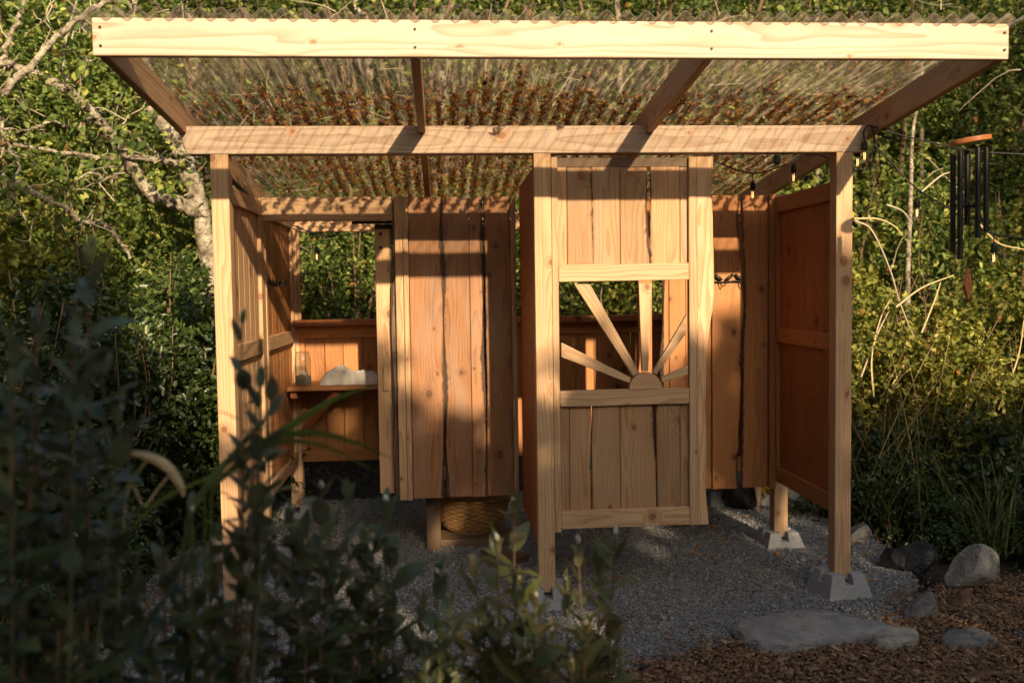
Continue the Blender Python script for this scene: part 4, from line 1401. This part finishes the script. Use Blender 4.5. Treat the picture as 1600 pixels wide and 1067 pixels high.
# thicket behind the shelter
row = [(-3.6, 3.4, 'thicket_a', 1.15), (-2.5, 3.9, 'thicket_b', 1.25), (-1.5, 3.5, 'thicket_a', 1.1), (-0.75, 4.3, 'thicket_b', 1.2), (0.25, 4.6, 'thicket_a', 1.15),
       (1.2, 4.8, 'thicket_b', 1.2), (2.1, 4.6, 'thicket_a', 1.15), (3.0, 4.7, 'thicket_b', 1.2), (4.0, 3.6, 'thicket_a', 1.1), (4.9, 4.1, 'thicket_b', 1.25), (5.8, 3.8, 'thicket_a', 1.2), (6.9, 4.2, 'thicket_b', 1.2), (7.8, 4.0, 'thicket_a', 1.2)]
for i, (X, Y, k, sc) in enumerate(row):
    lab, grp = (("sunlit green shrub behind the lichen covered tree", "thicket shrubs behind the lichen tree") if X < -1 else ("green shrub of the thicket seen through the rear window strip", "thicket shrubs behind the rear window") if X < 3.3 else ("sunlit green shrub rising behind the brambles and wind chime", "thicket shrubs behind the brambles"))
    put_bush(k, X, Y, hz(X, Y), sc, rnd.uniform(0, 6.28), "thicket_shrub", lab, "shrub", grp)
for i in range(11):
    X = -5.2 + i * 1.45 + rnd.uniform(-.2, .2); Y = 6.0 + rnd.uniform(-.4, .6)
    put_bush('crown', X, Y, hz(X, Y) + 0.6, rnd.uniform(.95, 1.2), rnd.uniform(0, 6.28), "broadleaf_tree", "tall leafy tree rising behind the lichen covered tree" if X < -.5 else "tall leafy tree rising right behind the clear roof" if X < 4 else "tall leafy tree rising behind the wind chime", "tree", "tall trees behind the lichen tree" if X < -.5 else "tall trees behind the roof" if X < 4 else "tall trees behind the wind chime")
for (X, Y, sc, rz) in ((-7.0, -9.0, 2.1, .4), (-8.0, -4.0, 2.0, 2.2), (-8.5, 1.5, 2.1, 4.0), (13.0, -9.0, 2.1, 1.0), (11.5, -3.5, 2.0, 3.0), (11.5, 1.5, 2.0, 5.0)):  # trees added out of view on both sides to cut the sky light
    put_bush('crown', X, Y, hz(X, Y) + 0.8, sc, rz, "broadleaf_tree", "unseen tall leafy tree added at the left margin to block sky light" if X < 0 else "unseen tall leafy tree added at the right margin to block sky light", "tree", "added sky blocking trees at the left margin" if X < 0 else "added sky blocking trees at the right margin")
# sunlit brambles on the right
for i, (X, Y, sc) in enumerate(((4.35, 2.55, .95), (5.0, 2.1, 1.0), (5.6, 2.7, 1.1), (4.75, 3.1, 1.15), (6.3, 2.4, 1.15), (5.9, 1.7, .9), (4.1, 3.0, .9))):
    put_bush('bramble', X, Y, hz(X, Y), sc, rnd.uniform(0, 6.28), "bramble_bush", "yellow green bramble bush in the tangle right of the shelter", "bramble", "brambles right of the shelter")
for i, (X, Y, sc) in enumerate(((4.25, 1.55, .9), (4.75, 1.35, .95), (5.3, 1.1, 1.0), (4.4, 1.0, .6), (3.95, 1.9, .8), (5.0, .75, .7), (5.6, .6, .9), (4.5, 1.75, 1.15), (5.05, 1.55, 1.3), (5.7, 1.35, 1.3), (4.15, 1.2, .75), (4.0, 2.3, 1.0))):
    put_bush('low', X, Y, hz(X, Y), sc, rnd.uniform(0, 6.28), "low_shrub", "low dark green undergrowth plant behind the boulders", "plant", "undergrowth behind the boulders")
# shaded evergreen bushes left of the shelter
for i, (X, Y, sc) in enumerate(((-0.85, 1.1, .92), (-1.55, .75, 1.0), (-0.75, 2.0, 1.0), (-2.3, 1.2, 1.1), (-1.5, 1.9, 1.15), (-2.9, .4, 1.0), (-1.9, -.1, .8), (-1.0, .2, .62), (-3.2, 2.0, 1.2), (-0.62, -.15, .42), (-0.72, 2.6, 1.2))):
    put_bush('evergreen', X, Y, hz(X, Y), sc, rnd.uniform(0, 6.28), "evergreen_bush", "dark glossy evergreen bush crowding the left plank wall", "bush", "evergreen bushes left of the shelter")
for i, (X, Y, sc) in enumerate(((-0.75, -.9, .9), (-1.3, -1.3, 1.1), (-0.35, -1.5, .8), (-1.9, -1.0, 1.1))):
    put_bush('low', X, Y, hz(X, Y), sc, rnd.uniform(0, 6.28), "low_shrub", "low dark plant at the gravel edge below the left post", "plant", "plants at the left gravel edge")


# lichen covered tree on the left
def limb(paths, name, mat, parent, nseg=8, depth_Y=3.0, knob=0.16, seed=0):
    r = random.Random(seed)
    data = []
    for px_pts, w0, w1, y0, y1 in paths:
        P = []
        n = len(px_pts)
        for i, (px, py) in enumerate(px_pts):
            P.append(at(px, py, y0 + (y1 - y0) * i / (n - 1)))
        P = spline(P, 7)
        P = [p_ + np.array([r.gauss(0, .008), r.gauss(0, .02), r.gauss(0, .008)]) for p_ in P]
        m_ = len(P)
        rad = [(w0 + (w1 - w0) * i / (m_ - 1)) * (y0 + 4.9) / FPX / 2 * (1 + r.uniform(-knob, knob)) for i in range(m_)]
        data.append((P, rad))
    return tubes(name, data, mat, parent, nseg)


lt = empty("lichen_tree", tuple(np.array([at(345, 560, 2.95)[0], 2.95, 0.0])))
tag(lt, "old pale lichen covered tree leaning left of the roof", "tree")
limb([([(345, 700), (338, 480), (322, 380), (300, 280), (272, 215), (235, 170)], 36, 22, 2.95, 3.1)], "trunk", BARK, lt, 12, seed=1)
for sd_, L_ in enumerate([
    ([(322, 330), (285, 320), (240, 305), (205, 260), (172, 212), (150, 180), (95, 135), (30, 105), (-20, 85)], 24, 11, 3.0, 2.8),
    ([(272, 215), (245, 150), (225, 95), (212, 40), (205, -20)], 26, 14, 3.1, 3.4),
    ([(295, 260), (262, 252), (215, 247), (160, 246), (90, 238), (20, 225)], 11, 5, 3.0, 2.7),
    ([(-20, 262), (30, 290), (70, 310), (98, 322)], 12, 8, 2.7, 2.8),
    ([(98, 322), (130, 345), (165, 352), (190, 380), (205, 400)], 8, 4, 2.8, 2.8),
    ([(5, 145), (40, 112), (75, 72), (100, 48), (135, 20), (170, 2), (200, 5)], 11, 8, 2.6, 2.6),
    ([(-5, 110), (12, 70), (30, 25), (40, -15)], 8, 6, 2.6, 2.6),
    ([(120, 150), (95, 110), (105, 60), (118, -10)], 5, 3, 2.8, 2.8),
    ([(172, 212), (195, 205), (225, 225), (250, 246)], 6, 4, 2.9, 2.9),
    ([(150, 180), (120, 200), (80, 190), (40, 205), (0, 200)], 6, 3, 2.8, 2.6),
    ([(205, 260), (170, 280), (140, 270), (100, 300)], 5, 3, 2.9, 2.8),
    ([(0, 175), (10, 220), (28, 260), (20, 300), (45, 350)], 6, 3, 2.6, 2.6),
    ([(225, 95), (190, 80), (150, 95), (120, 88)], 5, 2, 3.1, 3.0)]):
    limb([L_], "limb", BARK, lt, 8, seed=sd_ + 5)
tw = []
r = random.Random(5)
for k in range(110):
    px = r.uniform(-10, 290); py = r.uniform(10, 400); a = r.uniform(0, 6.28); Lp = r.uniform(20, 75)
    if py > 330 and px > 150: continue
    Y0 = r.uniform(2.5, 3.1)
    P = []
    for t in range(5):
        P.append(at(px + math.cos(a) * Lp * t / 4 + r.gauss(0, 3), py + math.sin(a) * Lp * t / 4 + r.gauss(0, 3) + t * t * .5, Y0 + .05 * t))
    tw.append((P, [.006, .005, .0045, .0035, .002]))
tubes("twigs", tw, TWIG, lt, 4)["kind"] = "stuff"
# hanging leaf sprays of that tree
g = np.random.default_rng(77)
C = []
for k in range(240):
    px = g.uniform(-20, 300); py = g.uniform(-10, 330)
    C.append(at(px, py, g.uniform(2.4, 3.6)))
C = np.array(C)
D = norm(g.normal(size=C.shape) + np.array([0, -.3, -.1]))
me = leaves_mesh("foliage", *spray(C, D, 8, .28, .085, .62, 78))
link("foliage", me, LEAF_SUN, lt)["kind"] = "stuff"

# thin saplings behind the roof and on the right
for i, (pts_, w0, w1, Y) in enumerate([
    ([(968, 60), (965, 20), (962, -30)], 9, 8, 5.3), ([(1276, 50), (1276, 20), (1275, -30)], 7, 6, 5.3), ([(1440, 60), (1440, 20), (1438, -30)], 6, 5, 5.3),
    ([(1418, 460), (1420, 380), (1423, 300), (1425, 220), (1432, 170)], 9, 5, 3.2), ([(300, 60), (292, 20), (280, -20)], 15, 12, 5.2), ([(575, 60), (560, 20), (550, -20)], 13, 10, 5.3), ([(690, 40), (700, 15), (725, -20)], 12, 8, 5.3)]):
    root = empty("sapling", (float(at(*pts_[0], Y)[0]), Y, hz(float(at(*pts_[0], Y)[0]), Y)))
    tag(root, "thin pale trunk standing in the thicket" if i != 3 else "slim pale sapling beside the wind chime", "sapling", "pale trunks above the roof edge" if i != 3 else None)
    b0 = at(*pts_[0], Y)
    foot = (b0[0] + .05, Y, hz(b0[0], Y))
    P = [foot, (b0[0] + .02, Y, (b0[2] + foot[2]) / 2)] + [at(px, py, Y) for px, py in pts_]
    P = spline(P, 5); m_ = len(P)
    tubes("trunk", [(P, [(w0 * 1.2 + (w1 - w0 * 1.2) * k / (m_ - 1)) * (Y + 4.9) / FPX / 2 for k in range(m_)])], BARK, root, 8)


r = random.Random(44)
tw = []
for k in range(170):
    X = r.uniform(-3.6, 7.2); Y = r.uniform(2.9, 4.6); z = r.uniform(.6, 5.0)
    if 0 < X < 3.3 and Y < 3.2: Y += 1.0
    a = r.uniform(0, 3.14); el = r.gauss(.5, .6); Lw = r.uniform(.25, .9)
    d = Vector((math.cos(a) * math.cos(el), math.sin(a) * .4, math.sin(el)))
    p = Vector((X, Y, z)); P = []
    for t in range(6):
        P.append(tuple(p)); p = p + d * Lw / 5; d = (d + Vector((r.gauss(0, .16), r.gauss(0, .1), r.gauss(-.04, .14)))).normalized()
    w0 = r.uniform(.002, .007)
    tw.append((P, [w0 * (1 - .14 * t) for t in range(6)]))
tag(tubes("thicket_twigs", tw, TWIG, None, 5), "bare pale twigs tangled through the leafy thicket", "twigs", None, "stuff")


# grasses
def blades(name, bases, tips, width, mat, seed, parent=None, seg=5, droop=0.25):
    g = np.random.default_rng(seed)
    n = len(bases)
    t = np.linspace(0, 1, seg + 1)
    mid = bases + (tips - bases) * .5; mid[:, 2] += np.linalg.norm(tips - bases, axis=1) * droop
    C = (1 - t)[None, :, None] ** 2 * bases[:, None, :] + 2 * (t * (1 - t))[None, :, None] * mid[:, None, :] + t[None, :, None] ** 2 * tips[:, None, :]
    ang = g.uniform(0, np.pi, n)
    side = np.stack([np.cos(ang), np.sin(ang) * .6, np.zeros(n)], 1)
    w = np.asarray(width)[:, None] * (1 - t[None, :] ** 2.2) * .5 + .0004
    Lv = C - side[:, None, :] * w[..., None]; Rv = C + side[:, None, :] * w[..., None]
    V = np.stack([Lv, Rv], 2).reshape(n, -1, 3)
    k = 2 * (seg + 1)
    F = np.array([(2 * i, 2 * i + 1, 2 * i + 3, 2 * i + 2) for i in range(seg)])[None] + (np.arange(n) * k)[:, None, None]
    me = mesh_np(name, V.reshape(-1, 3), F.reshape(-1, 4))
    lc = np.zeros((n, k, 3), np.float32); lc[:, :, 0] = g.random(n)[:, None]
    set_vec(me, "lc", lc.reshape(-1, 3))
    return link(name, me, mat, parent, True)


g = np.random.default_rng(9)
n = 420
bx_ = np.stack([g.uniform(3.75, 5.6, n), g.uniform(1.5, 3.0, n), np.zeros(n)], 1)
tp = bx_ + np.stack([g.normal(0, .42, n), g.normal(-.05, .3, n), g.uniform(.4, 1.4, n)], 1)
tag(blades("dry_grass", bx_, tp, g.uniform(.004, .010, n), DRYG, 3, droop=.1), "tall dry straw coloured grass tangled in the brambles", "grass", None, "stuff")
n = 170
bx_ = np.stack([g.uniform(3.75, 6.0, n), g.uniform(.9, 2.6, n), np.zeros(n)], 1)
tp = bx_ + np.stack([g.normal(0, .25, n), g.normal(-.1, .2, n), g.uniform(.35, 1.1, n)], 1)
tag(blades("green_grass", bx_, tp, g.uniform(.006, .014, n), GRASS, 4, droop=.12), "green grass growing through the brambles", "grass", None, "stuff")
tuft_c = on_ground(1545, 858)
n = 120
bx_ = np.stack([tuft_c[0] + g.normal(0, .06, n), tuft_c[1] + g.normal(0, .06, n), np.zeros(n)], 1)
a = g.uniform(0, 2 * np.pi, n); rr = g.uniform(.1, .5, n)
tp = bx_ + np.stack([np.cos(a) * rr, np.sin(a) * rr, g.uniform(.12, .66, n)], 1)
gt = empty("grass_tuft", (tuft_c[0], tuft_c[1], 0))
tag(gt, "arching green grass tuft behind the pale granite boulder", "grass tuft")
o = blades("grass_blades", bx_, tp, g.uniform(.005, .010, n), GRASS, 5, gt, droop=.3); o["kind"] = "stuff"
# bramble canes on the right
r = random.Random(21)
for i, pts_ in enumerate([[(1335, 345), (1362, 360), (1390, 420), (1405, 470), (1425, 520), (1440, 545)], [(1334, 342), (1370, 342), (1395, 352), (1410, 366)], [(1365, 620), (1362, 560), (1375, 500), (1390, 470)], [(1385, 320), (1410, 330), (1425, 350)],
                          [(1400, 480), (1440, 450), (1490, 430)], [(1395, 600), (1420, 560), (1452, 542)], [(1345, 590), (1372, 520), (1388, 488)], [(1440, 520), (1460, 470), (1470, 440)], [(1530, 350), (1560, 380), (1600, 390)], [(1440, 300), (1470, 275), (1490, 268)], [(1560, 640), (1590, 560), (1600, 500)]]):
    Y0 = r.uniform(1.7, 2.1)
    P = spline([at(px, py, Y0 + .04 * k) for k, (px, py) in enumerate(pts_)], 6); m_ = len(P)
    tag(tubes("bramble_cane", [(P, [.0075 * (1 - .5 * k / m_) for k in range(m_)])], STRAW if i % 3 else TWIG, None, 6), "bare straw coloured bramble cane arching beside the right post", "cane", "bramble canes right of the shelter")


# ------------------------------------------------------------------ foreground shrubs (single leaves)
def big_leaf_mesh(name, ratio, curl, seed):
    r = random.Random(seed)
    V = []; F = []
    nl = 8
    for i in range(nl + 1):
        t = i / nl
        w = ratio * (math.sin(math.pi * t ** .85) ** .75) * .5 if 0 < i < nl else 0.004
        z = curl * (t - .1) ** 2 * -1 + .02 * math.sin(t * 9 + seed)
        for s_ in (-1, -.5, 0, .5, 1):
            V.append((t, s_ * w, z + .16 * abs(s_) * w * 2 * .5))
    for i in range(nl):
        for k in range(4):
            a = i * 5 + k
            F.append((a, a + 5, a + 6, a + 1))
    return mesh_np(name, V, F)


LEAFS = [big_leaf_mesh("leaf_shape", .42, .25, 1), big_leaf_mesh("leaf_shape", .37, .12, 2), big_leaf_mesh("leaf_shape", .46, .38, 3), big_leaf_mesh("leaf_shape", .34, -.1, 4)]
LEAFS_W = [m_.copy() for m_ in LEAFS]
for m_ in LEAFS:
    m_.materials.append(FG_LEAF); m_.polygons.foreach_set("use_smooth", [True] * len(m_.polygons))
for m_ in LEAFS_W:
    m_.materials.append(FG_LEAFW); m_.polygons.foreach_set("use_smooth", [True] * len(m_.polygons))
bm = bmesh.new(); bmesh.ops.create_icosphere(bm, subdivisions=2, radius=1)
for v in bm.verts: v.co.z *= 1.7; v.co.x *= 1 - .3 * (v.co.z > 0)
BUDM = bpy.data.meshes.new("bud_shape"); bm.to_mesh(BUDM); bm.free(); BUDM.materials.append(BUD)


def fg_shrub(base, tips, label, leafset, leaf_len, seed, every=0.026, bud_p=0.5, len_leafy=0.55):
    r = random.Random(seed)
    root = empty("leafy_shrub", base)
    tag(root, label, "shrub")
    B = Vector(base)
    more = [(px + r.uniform(-38, 38), py + r.uniform(45, 150), Y + r.uniform(-.12, .12)) for px, py, Y in tips[::(4 if seed > 7 else 2 if seed > 3 else 1)]]
    for (px, py, Y) in list(tips) + more:
        T = Vector(at(px, py, Y))
        mid = B.lerp(T, .5) + Vector((r.gauss(0, .05), r.gauss(0, .05), .05)); mid.x = B.x + (T.x - B.x) * .75
        P = [Vector(p_) for p_ in spline([B + Vector((r.gauss(0, .03), r.gauss(0, .03), -.03)), mid, T], 10)]
        m_ = len(P)
        tubes("stem", [(P, [.0055 - .0038 * k / (m_ - 1) for k in range(m_)])], STEMB if r.random() < .6 else STEMG, root, 6)
        # walk back from the tip
        dist = 0.0; i = m_ - 1; ph = r.uniform(0, 6.28)
        acc = [0.0]
        for k in range(m_ - 1, 0, -1): acc.append(acc[-1] + (P[k] - P[k - 1]).length)
        total = acc[-1]
        s_ = 0.004
        while s_ < min(total * .9, len_leafy):
            k = 0
            while k < len(acc) - 2 and acc[k + 1] < s_: k += 1
            f = (s_ - acc[k]) / max(1e-6, acc[k + 1] - acc[k])
            pos = P[m_ - 1 - k].lerp(P[m_ - 2 - k], f)
            ax = (P[m_ - 1 - k] - P[m_ - 2 - k]).normalized()
            _, u, v = orthobasis(ax)
            ph += 2.4 + r.gauss(0, .3)
            rad = u * math.cos(ph) + v * math.sin(ph)
            op = min(.85, .3 + s_ * 3.5) + r.gauss(0, .15)
            d = (ax * (1.15 - op * .75) + rad * op).normalized()
            nrm_ = (ax - d * ax.dot(d)).normalized()
            sd_ = nrm_.cross(d)
            Ls = leaf_len * r.uniform(.75, 1.35) * min(1.0, .45 + s_ * 6)
            o = bpy.data.objects.new("leaf", leafset[r.randrange(4)])
            col.objects.link(o); o.parent = root
            pl_ = pos - B
            tw_ = r.gauss(0, .25)
            s2 = sd_ * math.cos(tw_) + nrm_ * math.sin(tw_); n2 = d.cross(s2)
            o.matrix_basis = Matrix(((d.x * Ls, s2.x * Ls, n2.x * Ls, pl_.x), (d.y * Ls, s2.y * Ls, n2.y * Ls, pl_.y), (d.z * Ls, s2.z * Ls, n2.z * Ls, pl_.z), (0, 0, 0, 1)))
            s_ += every * r.uniform(.7, 1.3)
        if r.random() < bud_p:
            o = bpy.data.objects.new("bud", BUDM); col.objects.link(o); o.parent = root
            q_ = r.uniform(.0045, .0075)
            o.scale = (q_, q_, q_); o.location = T - B + Vector((0, 0, q_)); o.rotation_euler = (r.gauss(0, .4), r.gauss(0, .4), 0)
    return root


fg_shrub((1.52, -2.55, 0.0), [(962, 832, -2.55), (938, 868, -2.5), (903, 846, -2.6), (884, 905, -2.5), (950, 985, -2.45), (915, 975, -2.5), (862, 985, -2.55), (970, 1035, -2.4)], "olive leafy shrub with pale buds below the sunburst door", LEAFS_W, 0.078, 1, bud_p=.8)
fg_shrub((1.32, -2.62, 0.0), [(803, 786, -2.6), (776, 842, -2.6), (742, 884, -2.55), (812, 905, -2.6), (838, 945, -2.55), (770, 960, -2.5), (720, 985, -2.5), (800, 1020, -2.45)], "leafy shrub with upright sprigs in front of the woven basket", LEAFS_W, 0.083, 2, bud_p=.6)
fg_shrub((1.16, -2.7, 0.0), [(683, 895, -2.7), (702, 945, -2.6), (660, 940, -2.65), (640, 985, -2.6), (690, 1015, -2.6)], "small leafy shrub on the gravel between two taller shrubs", LEAFS, 0.086, 3, bud_p=.4)
fg_shrub((0.98, -2.75, 0.0), [(603, 782, -2.7), (570, 828, -2.75), (540, 760, -2.75), (612, 868, -2.7), (560, 905, -2.7), (515, 880, -2.7), (590, 950, -2.65), (530, 985, -2.6)], "dark leafy shrub with white buds in front of the sliding door", LEAFS, 0.083, 4, bud_p=.9)
fg_shrub((0.78, -2.85, 0.0), [(502, 762, -2.85), (455, 795, -2.85), (430, 842, -2.8), (478, 850, -2.85), (398, 885, -2.8), (455, 930, -2.75), (410, 980, -2.7), (350, 960, -2.75)], "dark leafy shrub with white buds below the bench doorway", LEAFS, 0.086, 5, bud_p=.9)
fg_shrub((0.62, -3.0, 0.0), [(378, 505, -3.0), (408, 555, -3.0), (425, 585, -2.95)], "tall leafy sprig crossing in front of the left front post", LEAFS, 0.070, 6, bud_p=.1, every=.030, len_leafy=.5)
fg_shrub((0.52, -3.0, 0.0), [(300, 800, -3.0), (345, 830, -3.0), (255, 850, -3.0), (330, 905, -2.95), (280, 940, -2.95), (220, 905, -3.0), (380, 800, -2.9), (240, 990, -2.9)], "blurred dark shrub at the foot of the left front post", LEAFS, 0.076, 7, bud_p=.5)
fg_shrub((0.36, -3.2, 0.0), [(140, 385, -3.2), (118, 470, -3.15), (60, 470, -3.2), (160, 560, -3.2), (95, 600, -3.1), (190, 640, -3.15), (40, 590, -3.2), (130, 720, -3.1)], "tall blurred shrub in front of the evergreen bushes", LEAFS, 0.072, 8, bud_p=.15, len_leafy=.6)
fg_shrub((0.26, -3.2, 0.0), [(20, 510, -3.25), (-15, 620, -3.2), (60, 740, -3.2), (10, 800, -3.2), (110, 840, -3.15), (55, 900, -3.15), (150, 950, -3.1), (20, 980, -3.1), (180, 830, -3.1)], "blurred dark shrub at the outermost left of the garden edge", LEAFS, 0.072, 9, bud_p=.3, len_leafy=.6)

# foreground grass
gc = empty("grass_clump", (0.62, -3.05, 0.0))
tag(gc, "broad green grass blades arching in front of the left wall", "grass")
for k, (pts_, w_) in enumerate([([(300, 790), (350, 725), (430, 680), (520, 625), (592, 600)], .013), ([(300, 800), (360, 715), (405, 665), (425, 630)], .009), ([(330, 760), (405, 695), (480, 676), (550, 690), (612, 716)], .010), ([(320, 770), (420, 697), (500, 695), (590, 738)], .008), ([(180, 860), (240, 790), (330, 745), (395, 735)], .008), ([(120, 900), (200, 760), (245, 700)], .008)]):
    Y0 = -3.0
    P = spline([at(px, py, Y0 + .02 * q_) for q_, (px, py) in enumerate(pts_)], 6)
    P = [np.array([0.62 + (P[0][0] - 0.62) * .5, -3.05, 0.0])] + P
    n = len(P); V = []
    for i, p_ in enumerate(P):
        t = i / (n - 1); ww = w_ * 1.5 * (1 - t ** 2.5) * .5 * min(1.0, .25 + 1.9 * max(0.0, t - .04)) + .0005
        tdir = norm((P[min(i + 1, n - 1)] - P[max(i - 1, 0)])[None])[0]
        sdv = norm(np.cross(tdir, np.array([0, 1, 0.25]))[None])[0]
        V += [p_ - sdv * ww, p_ + np.array([0, .002, 0]) * 0, p_ + sdv * ww]
        V[-2] = p_ - np.cross(sdv, tdir) * ww * .3
    F = []
    for i in range(n - 1):
        a = i * 3
        F += [(a, a + 1, a + 4, a + 3), (a + 1, a + 2, a + 5, a + 4)]
    me = mesh_np("blade", V, F); set_vec(me, "lc", [(.25 + .1 * k, 0, 0)] * len(V))
    link("blade", me, GRASS, gc, True)
gs = empty("seed_head_grass", (0.40, -3.1, 0.0))
tag(gs, "drooping tan grass seed head among the dark shrubs", "grass")
P = spline([at(188, 708, -3.1), at(225, 712, -3.1), at(258, 727, -3.1), at(280, 755, -3.1), at(287, 775, -3.1)], 6); m_ = len(P)
tubes("seed_head", [(P, [.003 + .0075 * math.sin(math.pi * (k + .5) / m_) for k in range(m_)])], STRAW, gs, 8)
P = spline([(0.40, -3.1, 0.0), at(60, 860, -3.1), at(120, 735, -3.1), at(188, 708, -3.1)], 6)
tubes("stalk", [(P, .0022)], STRAW, gs, 5)
P = spline([(0.46, -3.1, 0.0), at(190, 850, -3.1), at(228, 790, -3.1), at(266, 740, -3.1)], 6)
tubes("stalk", [(P, .0024)], STRAW, gs, 5)


# ------------------------------------------------------------------ trees across the clearing (they shade the lower half of the scene)
def top_height(x):
    """height of the tree line at Y = -10"""
    pts_ = [(-12, 8.6), (-3, 8.2), (0.2, 7.7), (1.0, 7.1), (1.4, 5.9), (1.7, 5.2), (1.84, 4.25), (2.26, 4.25), (2.42, 5.4), (2.6, 5.85), (2.95, 5.7), (3.15, 5.2), (3.8, 5.12), (4.6, 5.2), (5.1, 5.6), (5.32, 5.7), (5.42, 6.0), (5.6, 6.0), (6.2, 5.6), (6.9, 5.4), (14, 5.45)]
    return np.interp(x, [p_[0] for p_ in pts_], [p_[1] for p_ in pts_])


edges = [-8.0, -4.2, -1.4, 1.0, 2.2, 4.4, 7.0, 11.0]
for i in range(len(edges) - 1):
    a0, a1 = edges[i], edges[i + 1]
    g = np.random.default_rng(900 + i)
    n = int(560 * (a1 - a0))
    xx = g.uniform(a0 - .15, a1 + .15, n)
    tt = top_height(xx) + g.normal(0, .10, n)
    zz = tt - (tt - 1.6) * g.random(n) ** 1.25
    yy = -10 + g.uniform(-.8, .8, n)
    zz = zz + (yy + 10) * -0.393 * 1.0
    ez = zz + (yy + 10) * 0.393
    ex = xx - (yy + 10) * -0.2
    for hx, hzv, hr in ((2.9, 3.8, .36), (3.57, 4.71, .2), (5.65, 4.72, .18), (4.3, 3.3, .25), (1.6, 3.6, .3)):
        kp = ((ex - hx) ** 2 + ((ez - hzv) * 1.2) ** 2 > hr ** 2) | (g.random(len(xx)) < .3)
        xx, yy, zz, ex, ez = xx[kp], yy[kp], zz[kp], ex[kp], ez[kp]
    C = np.stack([xx, yy, zz], 1)
    D = norm(g.normal(size=C.shape) * np.array([1, 1, .5]) + np.array([0, 0, -.35]))
    xm = (a0 + a1) / 2
    root = empty("maple_tree", (xm, -10.0, hill(xm, -10.0)))
    tag(root, "broadleaf tree across the clearing opposite the shelter", "tree", "trees across the clearing")
    me = leaves_mesh("foliage", *spray(C, D, 7, .22, .16, .85, 950 + i, up_bias=.3, sun_bias=.5))
    link("foliage", me, LEAF_SUN, root)["kind"] = "stuff"
    tubes("trunk", [(spline([(xm, -10, hill(xm, -10) - .1), (xm + .1, -10.1, 1.6), (xm - .05, -10, 3.2), (xm + .1, -9.95, float(top_height(xm)) - .8)], 6), [.16 - .005 * k for k in range(19)])], BARK, root, 10)
